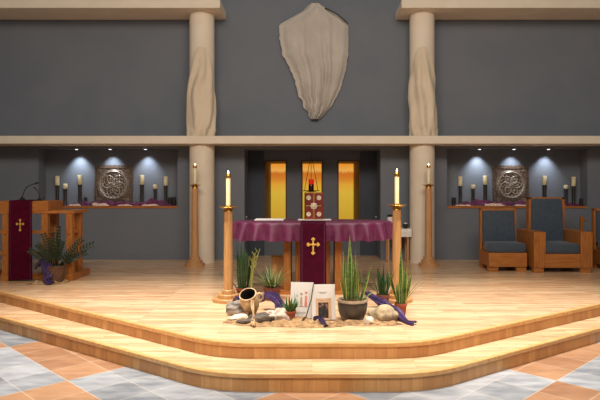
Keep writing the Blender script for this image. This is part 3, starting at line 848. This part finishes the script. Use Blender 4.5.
# ------------------------------------------------------------------ ambo (lectern)
AX, AYf = WX(24, 9.06), 9.06
t = thing('ambo', (AX, AYf, 0), 'open slatted oak lectern with deep top box at the edge of the platform', 'lectern')
s = F/AYf
def lx(px): return WX(px, AYf)-AX
MB().box(lx(0)-0.05, lx(48), 0, 0.54, WZ(211, AYf), WZ(201, AYf), 0.006).build('desk_box', M['oakh'], t)
zp = WZ(213.6, AYf)
MB().box(-(lx(74)), lx(74), 0.01, 0.57, zp, zp+0.045, 0.004).build('shelf', M['oakh'], t)
pw = 0.10
posts = [lx(43.7), lx(4.5), lx(68.5), -lx(68.5)]
for px_ in posts:
    for yy in (0.02, 0.34):
        MB().box(px_-pw/2, px_+pw/2, yy, yy+0.10, 0.10, zp, 0.004).build('post', M['oak'], t)
    MB().box(px_-pw/2-0.01, px_+pw/2+0.01, 0.0, 0.74 if px_ == posts[2] else 0.55, 0.0, 0.10, 0.006).build('foot', M['oakh'], t)
    for zz in (0.40, 0.72):
        MB().box(px_-0.02, px_+0.02, -0.0, 0.52, zz, zz+0.06, 0.004).build('side_rail', M['oakh'], t)
for (xa, xb) in ((lx(4.5), lx(43.7)), (-lx(68.5), lx(4.5))):
    for zz in (0.40, 0.73):
        MB().box(xa+pw/2, xb-pw/2, 0.05, 0.085, zz, zz+0.05, 0.003).build('front_rail', M['oakh'], t)
MB().box(lx(4.5), lx(43.7), 0.03, 0.12, 0.02, 0.11, 0.004).build('front_rail', M['oakh'], t)
runner('ambo_runner', WX(20.3, 9.03), AYf-0.012, 0.42, WZ(200.6, AYf)+0.004, 0.025, 0.355, M['ambo_purple'], 'burgundy runner with gold cross hanging down the front of the lectern', 0.11, 0.185, WZ(225, AYf), 0.004)
def mic(loc, pts, r_, label):
    t = thing('gooseneck_microphone', loc, label, 'microphone', 'microphones on the lectern')
    MB().lathe([(0.045, 0), (0.045, 0.012), (0.02, 0.028), (0.012, 0.05)], seg=18).build('base', M['black'], t)
    MB().tube([(0, 0, 0.03)] + pts, r_, 7).build('neck', M['black'], t)
    a, b_ = Vector(pts[-1]), Vector(pts[-2]); d = (a-b_).normalized()
    MB().tube([a-d*0.005, a+d*0.01, a+d*0.05, a+d*0.06], [r_*1.3, r_*2.2, r_*2.2, r_*1.0], 10).build('capsule', M['black'], t)
zt = WZ(200.6, AYf)+0.011
mic((WX(21.5, 9.2), 9.22, zt), [(0.02, 0, 0.10), (0.055, -0.01, 0.17), (0.11, -0.02, 0.215), (0.18, -0.03, 0.24), (0.215, -0.03, 0.25)], 0.007, 'long curved gooseneck microphone on the lectern, near the burgundy runner')
mic((WX(39.5, 9.3), 9.3, WZ(201, AYf)), [(0, 0, 0.06), (-0.005, -0.01, 0.11), (-0.02, -0.02, 0.155), (-0.035, -0.03, 0.175)], 0.005, 'short thin gooseneck microphone at the inner corner of the lectern')

# ------------------------------------------------------------------ chairs
def side_chair(loc, label):
    t = thing('side_chair', loc, label, 'chair', 'armless clergy chairs')
    W = 0.65; D = 0.62
    MB().box(0, W, 0, D, 0.085, 0.325, 0.006).build('seat_box', M['oakh'], t)
    for xx in (0.0, W-0.17):
        for yy in (0.03, D-0.14):
            MB().box(xx+(0.0 if xx > 0 else 0.0), xx+0.17, yy, yy+0.11, 0, 0.085, 0.003).build('foot', M['oakh'], t)
    MB().box(0, 0.035, D-0.10, D, 0.325, 1.06, 0.004).box(W-0.035, W, D-0.10, D, 0.325, 1.06, 0.004).box(0.0, W, D-0.10, D, 1.02, 1.06, 0.004).box(0.03, W-0.03, D-0.03, D, 0.325, 1.03).build('back_frame', M['oak'], t)
    cushion(0.02, W-0.01, 0.005, D-0.18, 0.325, 0.485).build('seat_cushion', M['navy_cushion'], t)
    back_cushion(0.035, W-0.035, D-0.03, 0.44, 1.025, 0.16).build('back_cushion', M['navy_cushion'], t)
    return t
def cushion(x0, x1, y0, y1, z0, z1):
    m = MB()
    m.box(x0, x1, y0, y1, z0, z1, 0.045)
    for f in m.bm.faces: f.smooth = True
    return m
def back_cushion(x0, x1, yb, z0, z1, th):
    m = MB()
    t = bmesh.new()
    vs = []
    for z, d, ins in ((z0, th, 0.0), (z1, th*0.62, 0.015)):
        for y in (yb-d, yb):
            for x in (x0+ins, x1-ins): vs.append(t.verts.new((x, y, z)))
    for q in ((0,2,3,1),(4,5,7,6),(0,1,5,4),(2,6,7,3),(0,4,6,2),(1,3,7,5)): t.faces.new([vs[i] for i in q])
    bmesh.ops.bevel(t, geom=list(t.edges), offset=0.03, segments=3, affect='EDGES', profile=0.6)
    for f in t.faces: f.smooth = True
    m.merge(t); return m
c1 = side_chair((WX(489, 10.0), 10.0, 0), 'armless oak chair with slate blue cushions nearest the column')
dup(c1, (5.06, 10.0, 0), 'armless oak chair with slate blue cushions, partly hidden behind the armchair')
t = thing('presider_chair', (WX(534, 9.88), 9.88, 0), 'large oak armchair with tall slate blue back between the armless chairs', 'chair')
W = 0.99; D = 0.82; aw = 0.20
for xx in (0, W-aw):
    MB().box(xx, xx+aw, 0, D, 0.085, 0.69, 0.006).build('arm', M['oak'], t)
    for yy in (0.02, D-0.13):
        MB().box(xx+0.005, xx+0.175, yy, yy+0.11, 0, 0.085, 0.003).build('foot', M['oakh'], t)
MB().box(aw, W-aw, 0.012, D-0.05, 0.085, 0.32, 0.004).build('seat_box', M['oakh'], t)
MB().box(0.17, 0.225, D-0.12, D+0.02, 0.32, 1.26, 0.005).box(W-0.225, W-0.17, D-0.12, D+0.02, 0.32, 1.26, 0.005).box(0.17, W-0.17, D-0.12, D+0.02, 1.225, 1.26, 0.005).box(0.2, W-0.2, D-0.02, D+0.02, 0.32, 1.23).build('back_frame', M['oak'], t)
cushion(aw+0.004, W-aw-0.004, 0.012, D-0.2, 0.32, 0.485).build('seat_cushion', M['navy_cushion'], t)
back_cushion(0.20, W-0.215, D-0.035, 0.45, 1.235, 0.19).build('back_cushion', M['navy_cushion'], t)
t = thing('wooden_post', (WX(581.7, 11.1), 11.1, 0), 'slim brown wooden post standing behind the armchair', 'post')
MB().box(-0.03, 0.03, -0.03, 0.03, 0.03, WZ(216.5, 11.1), 0.004).build('shaft', M['oak'], t)
MB().box(-0.12, 0.12, -0.12, 0.12, 0, 0.03, 0.004).build('base', M['oakh'], t)
MB().lathe([(0.02, 0), (0.024, 0.05), (0.01, 0.06)], seg=10, mtx=Matrix.Rotation(radians(90), 4, 'Y'), c=(0.03, 0, WZ(220, 11.1))).build('peg', M['oak'], t)

# ------------------------------------------------------------------ plants
def blade(m, base, dirv, h, w_, lean, curl, twist=0.0, nseg=10, point=0.55, keep=0.75):
    """one sword leaf: base point, horizontal direction of lean, length, width"""
    d = Vector((cos(dirv), sin(dirv), 0)); side0 = Vector((-sin(dirv+twist), cos(dirv+twist), 0))
    p = Vector(base); ang = lean; st = h/nseg
    rows = []
    for k in range(nseg+1):
        f = k/nseg
        ww = w_*(keep + (1-keep)*min(1, f/0.3)) * (1 if f < point else max(0.04, 1-((f-point)/(1-point))**1.4))
        nrm_ = d*cos(ang) - Vector((0, 0, 1))*sin(ang)
        rows.append([m.bm.verts.new(p - side0*ww/2 + nrm_*ww*0.12), m.bm.verts.new(p - nrm_*ww*0.10), m.bm.verts.new(p + side0*ww/2 + nrm_*ww*0.12)])
        p = p + (d*sin(ang) + Vector((0, 0, cos(ang))))*st; ang += curl/nseg
    for k in range(nseg):
        for j in (0, 1):
            m.face([rows[k][j], rows[k][j+1], rows[k+1][j+1], rows[k+1][j]],
                   [(j/2, k/nseg), ((j+1)/2, k/nseg), ((j+1)/2, (k+1)/nseg), (j/2, (k+1)/nseg)], True)
def pot(t, r_, h, mt, rim=None, taper=0.72, bowl=False, soil='soil'):
    if bowl:
        prof = [(r_*0.62, 0), (r_*0.72, 0.01), (r_*0.95, h*0.45), (r_, h*0.75), (r_*0.97, h*0.9)]
    else:
        prof = [(r_*taper, 0), (r_*(taper+1)/2, h*0.5), (r_*0.94, h*0.78)]
    MB().lathe(prof, seg=32).build('pot', mt, t)
    zr = h*0.9 if bowl else h*0.78
    MB().lathe([(r_*0.96, zr-0.004), (r_*1.04, zr), (r_*1.04, h), (r_*0.92, h), (r_*0.90, h*0.84)], seg=32, capb=False, capt=False).build('rim', rim or mt, t)
    m = MB()
    m.grid(lambda u, v: (r_*0.91*v*cos(2*pi*u), r_*0.91*v*sin(2*pi*u), h*0.9 + 0.025*r_/0.15*(1-v*v) + 0.008*noise.noise(Vector((u*9, v*9, r_)))), 24, 6)
    m.build('soil', M[soil], t)
def snake(px, Y, r_, h, leaves, pmat, label, mt, rim=None, bowl=False, group=None):
    t = thing('snake_plant', (WX(px, Y), Y, 0), label, 'potted plant', group)
    pot(t, r_, h, M[pmat], M[rim] if rim else None, bowl=bowl)
    m = MB()
    for (bx, by, a, L, w_, lean, curl) in leaves:
        blade(m, (bx, by, h*0.88), a, L, w_, lean, curl, twist=random.uniform(-0.9, 0.9))
    m.build('foliage', mt, t)
    return t
R_ = random.Random(11)
def spray(n, L0, L1, w_, rr, lean=0.18, curl=0.15):
    out = []
    for i in range(n):
        a = 2*pi*i/n + R_.uniform(-0.3, 0.3)
        out.append((rr*cos(a)*R_.uniform(0.3, 1), rr*sin(a)*R_.uniform(0.3, 1), a, R_.uniform(L0, L1), w_*R_.uniform(0.75, 1.15), R_.uniform(0.02, lean), R_.uniform(-0.05, curl)))
    return out
# big bowl snake plant
lv = spray(9, 0.28, 0.50, 0.036, 0.09, 0.16, 0.1)
lv += [(-0.03, -0.02, 1.6, 0.73, 0.046, 0.0, 0.04), (0.0, -0.05, 0.2, 0.58, 0.042, 0.03, 0.06), (-0.06, 0.0, 3.0, 0.56, 0.042, 0.06, 0.03), (0.05, -0.03, 0.0, 0.42, 0.04, 0.14, 0.1),
       (0.08, -0.05, 0.0, 0.40, 0.05, 0.26, 0.05), (0.07, -0.02, 0.2, 0.46, 0.045, 0.30, 0.1), (-0.08, -0.03, 3.3, 0.34, 0.04, 0.2, 0.1), (0.02, -0.07, -1.0, 0.42, 0.042, 0.05, 0.05), (-0.05, -0.05, 3.4, 0.45, 0.038, 0.05, -0.02), (0.1, 0, 0, 0.2, 0.04, 0.7, 0.4)]
snake(352.5, 6.45, 0.165, 0.235, lv, 'pot_grey', 'tall snake plant in the large dark bowl pot before the altar', M['snake'], rim='pot_rim', bowl=True)
# dark back right snake plant
lv = spray(14, 0.18, 0.36, 0.042, 0.05, 0.5, 0.25) + [(0, 0, 1, 0.40, 0.045, 0.02, 0.05), (0.02, 0, 3.0, 0.36, 0.045, 0.2, 0.1), (-0.03, 0, 3.1, 0.33, 0.02, 0.75, 0.4), (-0.02, 0, 2.9, 0.52, 0.008, 0.08, -0.05)]
snake(383, 7.1, 0.078, 0.165, lv, 'terra_dark', 'dark-leaved snake plant in a brown pot behind the big tan stone', M['snake_dark'])
# small right terracotta snake plant
lv = spray(15, 0.2, 0.42, 0.044, 0.04, 0.4, 0.2) + [(0.0, 0.0, 1.4, 0.64, 0.05, 0.01, 0.02), (0.03, -0.02, 0.2, 0.46, 0.055, 0.06, 0.0), (0.03, 0, 0.0, 0.42, 0.016, 0.55, 0.5), (-0.03, 0, 3.1, 0.4, 0.04, 0.22, 0.1), (0.02, -0.03, -0.2, 0.42, 0.012, 0.4, 0.6)]
snake(400.8, 6.7, 0.07, 0.14, lv, 'terracotta', 'snake plant in small terracotta pot beside the violet cloth end', M['snake'])
# left tall plant
lv = spray(16, 0.3, 0.56, 0.045, 0.06, 0.18, 0.1) + [(-0.05, 0, 3.0, 0.62, 0.035, 0.06, 0.02), (0.05, 0, 0.1, 0.55, 0.045, 0.12, 0.0), (-0.08, 0, 3.1, 0.36, 0.03, 0.6, 0.7), (-0.02, -0.02, 2, 0.6, 0.045, 0.03, 0.02), (0.02, -0.03, 0.4, 0.5, 0.045, 0.08, 0.05)]
t = snake(243.5, 7.75, 0.10, 0.13, lv, 'terracotta', 'tall green plant in terracotta pot under the altar edge near the candle stand', M['snake_dark'])
m = MB()
for (x, z, dx, dz, L) in ((0.10, 0.1, 0.12, 0.55, 1), (0.11, 0.1, 0.05, 0.5, 1), (0.10, 0.1, 0.02, 0.42, 1)):
    m.tube([(x, -0.03, z), (x+dx*0.3, -0.03, z+dz*0.5), (x+dx, -0.04, z+dz)], [0.007, 0.006, 0.003], 6)
    for k in range(4):
        f = 0.55+0.12*k; s_ = (-1)**k
        m.tube([(x+dx*f*0.8, -0.035, z+dz*f), (x+dx*f*0.8+s_*0.03, -0.04, z+dz*f+0.06)], [0.005, 0.002], 5)
m.build('stalk', M['stalk'], t)
# grassy plant
t = thing('grassy_plant', (WX(272, 7.6), 7.6, 0), 'spiky grass-leaved plant in dark brown pot under the altar', 'potted plant')
pot(t, 0.115, 0.17, M['terra_dark'])
m = MB()
for i in range(72):
    a = R_.uniform(0, 2*pi); L = R_.uniform(0.18, 0.40)
    blade(m, (0.05*cos(a), 0.05*sin(a), 0.15), a, L, 0.015, R_.uniform(0.15, 0.95), R_.uniform(0.2, 1.0), nseg=6, point=0.3)
m.build('foliage', M['spider'], t)
# succulent
t = thing('succulent', (WX(290, 6.42), 6.42, 0), 'small upright succulent in little terracotta pot before the white card', 'potted plant')
pot(t, 0.066, 0.115, M['terracotta'])
m = MB()
for i in range(26):
    a = R_.uniform(0, 2*pi); L = R_.uniform(0.07, 0.19)
    blade(m, (0.04*cos(a), 0.04*sin(a), 0.10), a, L, 0.024, R_.uniform(0.02, 0.65), R_.uniform(-0.15, 0.1), nseg=6, point=0.5)
m.build('foliage', M['succ'], t)
# zz plant by the ambo
YZ = 8.9
t = thing('zz_plant', (WX(55.5, YZ), YZ, 0), 'leafy dark green plant in wicker basket pot in front of the lectern', 'potted plant')
m = MB().lathe([(0.11, 0), (0.125, 0.08), (0.14, 0.19), (0.145, 0.25), (0.135, 0.255)], seg=30)
m.build('basket', M['wicker'], t)
MB().lathe([(0.146, 0.235), (0.152, 0.245), (0.150, 0.262), (0.138, 0.262)], seg=30, capb=False, capt=False).build('rim', M['wicker'], t)
MB().grid(lambda u, v: (0.135*v*cos(2*pi*u), 0.135*v*sin(2*pi*u), 0.235+0.02*(1-v)), 20, 5).build('soil', M['soil'], t)
stems = [(-1.5+pi, 0.05, 0.58, 0.1), (0.1, 0.52, 0.52, 0.35), (0.0, 0.75, 0.62, 0.5), (2.9, 0.45, 0.42, 0.5), (3.3, 0.75, 0.40, 0.3), (-0.8, 0.3, 0.45, 0.4), (-2.2, 0.35, 0.40, 0.4), (2.0, 0.2, 0.5, 0.2), (0.4, 0.95, 0.42, 0.3), (-1.6, 0.12, 0.44, 0.2), (3.1, 0.15, 0.5, 0.25)]
st = MB(); lf = MB()
for (a, lean, L, curl) in stems:
    p = Vector((0.05*cos(a), 0.05*sin(a), 0.24)); d = Vector((cos(a), sin(a), 0)); ang = lean; pts = [p.copy()]; n = 12
    for k in range(n):
        p = p + (d*sin(ang)+Vector((0, 0, cos(ang))))*(L/n); ang += curl/n; pts.append(p.copy())
        if k >= 2:
            dirn = (d*sin(ang)+Vector((0, 0, cos(ang))))
            side = dirn.cross(Vector((0, -1, 0.2))); side.normalize()
            for s_ in (-1, 1):
                u = (side*s_ + dirn*0.75).normalized(); Ln = 0.085*(1-0.3*k/n); wv = dirn.cross(u).cross(u).normalized()*0.018
                nn = u.cross(wv).normalized()*0.006
                q = [p, p+u*Ln*0.45+wv+nn, p+u*Ln, p+u*Ln*0.45-wv+nn]
                lf.face([lf.bm.verts.new(x) for x in q], [(0.5, 0), (0.3, 0.5), (0.5, 1), (0.7, 0.5)], False)
    st.tube(pts, [0.011*(1-0.06*i) for i in range(len(pts))], 6)
st.build('stems', M['zz'], t); lf.build('foliage', M['zz'], t, recalc=False)

# ------------------------------------------------------------------ cloths, stones, jar before the altar
def floor_cloth(name, c, sx, sy, ht, mt, label, seed, rot=0.0, nu=60, nv=30, cat='cloth', zb=0.0):
    m = MB(); o = Vector((seed*1.9, seed*0.7, seed))
    cr, sr = cos(rot), sin(rot)
    def fn(u, v):
        x, y = (u-0.5)*2, (v-0.5)*2
        # squircle outline with ragged edge
        k = 1 + 0.16*noise.noise(o+Vector((x*2.2, y*2.2, 0)))
        X, Y = x*math.sqrt(1-y*y*0.42)*sx*k, y*math.sqrt(1-x*x*0.42)*sy*k
        e = min(1, 3.5*(1-max(abs(x), abs(y))))
        z = ht*(0.45*abs(noise.noise(o+Vector((X*10, Y*22+X*6, 1)))) + 0.55*max(0, noise.noise(o+Vector((X*4, Y*9, 3)))+0.15))*e*1.6
        z += 0.25*ht*abs(noise.noise(o+Vector((X*24, Y*30, 5))))*e
        return (c[0]+X*cr-Y*sr, c[1]+X*sr+Y*cr, zb+0.003+z)
    m.grid(fn, nu, nv)
    return tag(m.build(name, mt), label, cat)
floor_cloth('burlap_cloth', (WX(272, 6.4), 6.40, 0), 0.50, 0.26, 0.06, M['burlap'], 'beige burlap cloth crumpled under the clay jar and flat stones', 2.1, -0.06)
floor_cloth('burlap_cloth', (WX(318, 6.2), 6.22, 0), 0.33, 0.11, 0.06, M['burlap'], 'beige burlap cloth rumpled in front of the two leaning cards', 6.3, 0.05)
floor_cloth('burlap_cloth', (WX(370, 6.3), 6.27, 0), 0.34, 0.09, 0.035, M['burlap'], 'beige burlap cloth under the large dark bowl pot and stones', 9.4, 0.02)
floor_cloth('burlap_cloth', (WX(48, 8.9), 8.88, 0), 0.32, 0.17, 0.06, M['burlap'], 'beige burlap cloth under the plant in front of the lectern', 12.4, 0.1)

def drape(name, pts, wd, mt, label, seed, th=0.02, n=60):
    """a strip of satin following a 3-D path over things"""
    P_ = [Vector(p_) for p_ in pts]; o = Vector((seed, seed*2.1, 0)); m = MB()
    def at(u):
        x = u*(len(P_)-1); k = min(int(x), len(P_)-2); f = x-k; f = f
        a, b_ = P_[k], P_[k+1]
        p0 = P_[max(k-1, 0)]; p3 = P_[min(k+2, len(P_)-1)]
        return 0.5*((2*a)+(b_-p0)*f+(2*p0-5*a+4*b_-p3)*f*f+(3*a-p0-3*b_+p3)*f**3)
    def fn(u, v):
        p = at(u); d = at(min(1, u+0.01))-at(max(0, u-0.01)); d.normalize()
        side = d.cross(Vector((0, -0.5, 1)))
        if side.length < 1e-3: side = Vector((0, 1, 0))
        side.normalize(); up = side.cross(d)
        ww = wd*(0.8+0.5*noise.noise(o+Vector((u*4, 0, 0))))
        s_ = (v-0.5)*2
        r = p + side*s_*ww/2 + up*(th*(1-s_*s_)*0.8 + th*0.6*sin(v*14+u*5+4*noise.noise(o+Vector((u*3, v, 1)))))
        if r.z < 0.006: r.z = 0.006+0.002*abs(s_)
        return r
    m.grid(fn, n, 16)
    return tag(m.build(name, mt), label, 'cloth')
g = lambda px, py, Y, dz=0: (WX(px, Y), Y, max(0.01, WZ(py, Y)+dz))
drape('violet_cloth', [g(262, 300, 7.0), g(268, 295, 6.95), g(274, 297, 6.85), g(279, 303, 6.75), g(282, 310, 6.68)], 0.13, M['violet'], 'violet satin cloth bunched behind the clay jar and driftwood', 1.2, 0.03)
drape('violet_cloth', [g(234, 303, 7.2), g(238, 298, 7.15), g(242, 301, 7.1), g(246, 307, 7.0)], 0.10, M['violet'], 'small violet cloth tucked between the candle stand and clay jar', 3.2, 0.025)
drape('violet_cloth', [g(314, 319, 6.28), g(319, 318, 6.25), g(323, 321, 6.2), g(326, 327, 6.12)], 0.07, M['violet'], 'violet satin cloth lying at the foot of the white card with the dark photograph', 5.2, 0.02)
drape('violet_cloth', [g(366, 293, 6.85), g(373, 298, 6.72), g(381, 302, 6.60), g(389, 307, 6.55), g(397, 312, 6.52), g(403, 319, 6.40), g(408, 324, 6.28), g(415, 326, 6.22)], 0.13, M['violet'], 'violet satin cloth draped over the big tan stone', 7.2, 0.022)
drape('violet_cloth', [g(38, 268, 8.95), g(40, 263, 8.88), g(45, 262, 8.84), g(48, 272, 8.78), g(47, 280, 8.76), g(52, 284, 8.72)], 0.17, M['violet'], 'dark violet cloth wrapped on the basket pot by the lectern', 9.1, 0.03)

def stone(name, px, Y, r_, mt, label, seed, zb=0.004, rough=0.25, group=None):
    o = MB().rock((0, 0, 0), r_, seed, 4, rough).build(name, mt, loc=(WX(px, Y), Y, zb))
    return tag(o, label, 'stone', group)
stone('stone', 236.5, 6.72, (0.115, 0.08, 0.10), M['stone_grey'], 'banded grey stone nearest the candle stand base', 1.5)
stone('stone', 240, 6.42, (0.10, 0.06, 0.04), M['white_stone'], 'pale flat stone in front of the banded grey stone', 6.1, 0.012)
stone('stone', 262, 6.36, (0.15, 0.08, 0.06), M['stone_dark'], 'flat dark slate stone in front of the clay jar', 2.5, 0.008)
stone('stone', 245, 6.28, (0.09, 0.05, 0.03), M['stone_dark'], 'thin dark slate piece beside the pale cloth strip', 5.5, 0.01)
stone('stone', 383, 6.40, (0.165, 0.09, 0.105), M['stone'], 'big rough tan stone under the violet cloth', 3.3)
stone('stone', 369.5, 6.25, (0.055, 0.05, 0.05), M['white_stone'], 'small pale stone beside the large dark bowl pot', 4.4)
t = tag(MB().rock((0, 0, 0), (0.10, 0.05, 0.075), 8.3, 4, 0.55).build('driftwood', M['drift'], loc=(WX(276.5, 6.36), 6.36, 0.02)), 'bleached driftwood piece beside the small succulent', 'driftwood')
# clay jar, tipped towards the nave
t = thing('clay_jar', (WX(252.5, 6.6), 6.6, 0.03), 'cream clay jar tipped forward showing its dark mouth', 'jar')
tilt = Matrix.Rotation(radians(34), 4, 'X') @ Matrix.Rotation(radians(-8), 4, 'Y')
lift = Vector((0.0, 0.03, 0.02))
MB().lathe([(0.04, 0), (0.052, 0.012), (0.086, 0.08), (0.106, 0.16), (0.106, 0.215), (0.094, 0.252), (0.088, 0.268), (0.098, 0.280), (0.096, 0.287), (0.086, 0.287)], seg=36, mtx=tilt, c=lift, capt=False).build('body', M['clay'], t)
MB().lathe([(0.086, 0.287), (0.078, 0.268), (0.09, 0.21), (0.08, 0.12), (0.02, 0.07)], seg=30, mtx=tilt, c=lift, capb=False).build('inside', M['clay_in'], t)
MB().tube([lift + tilt @ Vector(p_) for p_ in ((0.09, 0.02, 0.24), (0.125, 0.03, 0.255), (0.15, 0.03, 0.22), (0.145, 0.03, 0.17), (0.105, 0.02, 0.13))], 0.013, 8).build('handle', M['clay'], t)
drape('linen_strip', [(WX(252, 6.4), 6.40, WZ(300, 6.40)), (WX(252.5, 6.35), 6.36, WZ(308, 6.36)), (WX(253.5, 6.3), 6.32, WZ(316, 6.32)), (WX(253, 6.25), 6.26, WZ(322, 6.26)), (WX(253, 6.15), 6.16, 0.04), (WX(254, 6.1), 6.10, 0.02)], 0.05, M['clay'], 'pale cloth strip spilling from the clay jar to the floor', 11.1, 0.012)

# ------------------------------------------------------------------ leaning cards
def card(pxc, Y, w_, h, lean, rz, label, deco):
    t = thing('display_card', (WX(pxc, Y), Y, 0.012), label, 'card', rz=rz)
    rot = Matrix.Rotation(radians(-lean), 4, 'X')
    def put(m, name, mt):
        for v in m.bm.verts: v.co = rot @ v.co
        return m.build(name, mt, t)
    put(MB().box(-w_/2, w_/2, 0, 0.008, 0, h, 0.002), 'panel', M['paper'])
    deco(put, w_, h)
    # easel back leg
    MB().tube([rot @ Vector((0, 0.01, h*0.8)), (0, h*0.42, 0.0)], 0.006, 6).build('easel_leg', M['black'], t)
    return t
def deco_left(put, w_, h):
    zc = h*0.54
    m = MB()
    for (a, b_, c, d) in ((-0.085, 0.085, zc-0.09, zc-0.087), (-0.085, -0.082, zc-0.09, zc+0.06), (0.082, 0.085, zc-0.09, zc+0.06)): m.box(a, b_, -0.0015, 0, c, d)
    for k in range(2): m.box(-0.08, 0.05, -0.0015, 0, h*0.12+k*0.014, h*0.12+k*0.014+0.003)
    put(m, 'drawn_lines', M['ink'])
    for i, (x, mt, z1) in enumerate(((-0.055, 'fig_green', 0.05), (-0.005, 'fig_brown', 0.07), (0.048, 'fig_red', 0.085))):
        m = MB(); m.prism([(x-0.017, zc-0.085), (x+0.017, zc-0.085), (x+0.012, zc+z1-0.06), (x, zc+z1-0.045), (x-0.012, zc+z1-0.06)], -0.0015, 0, 'y')
        m.lathe([(0.016, 0), (0.016, 0.0015)], seg=14, mtx=Matrix.Rotation(radians(90), 4, 'X'), c=(x, 0, zc+z1-0.02))
        put(m, 'painted_figure', M[mt])
def deco_right(put, w_, h):
    m = MB()
    m.box(-0.06, 0.04, -0.0015, 0, h*0.77, h*0.77+0.004).box(-0.04, 0.02, -0.0015, 0, h*0.74, h*0.74+0.003)
    put(m, 'text_lines', M['ink'])
    put(MB().box(-0.085, 0.085, -0.002, 0, 0.01, h*0.60), 'photo_mount', M['photo_mount'])
    put(MB().box(-0.06, 0.052, -0.0035, -0.002, 0.02, h*0.485), 'photograph', M['photo'])
    m = MB()
    for k in range(7): m.box(-0.05+k*0.014, -0.042+k*0.014, -0.0035, -0.002, h*0.53, h*0.56)
    put(m, 'caption', M['fig_brown'])
card(301.2, 6.5, 0.255, 0.395, 14, radians(-6), 'white card with three small painted figures leaning before the altar', deco_left)
card(324, 6.42, 0.26, 0.385, 14, radians(5), 'white card with a dark mounted photograph leaning before the altar', deco_right)
t = tag(MB().tube([(WX(313.5, 6.45), 6.50, WZ(284, 6.5)), (WX(311, 6.4), 6.42, WZ(300, 6.42)), (WX(306, 6.35), 6.36, WZ(317, 6.36)), (WX(303, 6.3), 6.3, 0.05), (WX(302, 6.3), 6.26, 0.02)], [0.005, 0.006, 0.007, 0.009, 0.009], 6).build('black_ribbon', M['black']), 'thin black ribbon hanging between the two leaning cards', 'ribbon')

# ------------------------------------------------------------------ lights
def spot(loc, target, energy, size, blend, color, soft=0.25):
    ld = bpy.data.lights.new('ceiling_spot', 'SPOT'); ld.energy = energy; ld.color = color
    ld.spot_size = radians(size); ld.spot_blend = blend; ld.shadow_soft_size = soft
    o = bpy.data.objects.new('ceiling_spot', ld); COL.objects.link(o); o.location = loc
    o.rotation_euler = (Vector(target)-Vector(loc)).to_track_quat('-Z', 'Y').to_euler()
def area(loc, target, energy, sx, sy, color):
    ld = bpy.data.lights.new('ceiling_panel', 'AREA'); ld.energy = energy; ld.color = color; ld.shape = 'RECTANGLE'; ld.size = sx; ld.size_y = sy
    o = bpy.data.objects.new('ceiling_panel', ld); COL.objects.link(o); o.location = loc
    o.rotation_euler = (Vector(target)-Vector(loc)).to_track_quat('-Z', 'Y').to_euler()
WARM = (1.0, 0.95, 0.88)
spot((-2.5, 6.1, 6.3), (-2.3, 6.6, 0), 3000, 56, 1.0, WARM)
spot((2.5, 6.1, 6.3), (2.4, 6.6, 0), 3000, 56, 1.0, WARM)
spot((0, 5.6, 6.4), (0, 6.3, 0.2), 850, 56, 1.0, WARM)
area((0, 1.5, 6.5), (0, 5.5, 0), 400, 7, 2, (1.0, 0.90, 0.77))
area((0, 2.0, 5.5), (0, 11.6, 2.4), 190, 6, 1.2, (1.0, 0.89, 0.75))
wd = bpy.data.worlds.new('world'); scene.world = wd; wd.use_nodes = True
bg = wd.node_tree.nodes['Background']; bg.inputs[0].default_value = (0.95, 0.93, 0.92, 1); bg.inputs[1].default_value = 0.17

# ------------------------------------------------------------------ camera
cd = bpy.data.cameras.new('camera'); cam = bpy.data.objects.new('camera', cd); COL.objects.link(cam)
cd.sensor_fit = 'HORIZONTAL'; cd.sensor_width = 36; cd.lens = 36*F/600
cam.location = (0, 0, EYE); cam.rotation_euler = (radians(90), 0, 0)
cd.shift_x = -(CX-300)/600; cd.shift_y = -(200-HY)/600
scene.camera = cam
scene.view_settings.view_transform = 'Standard'; scene.view_settings.look = 'None'
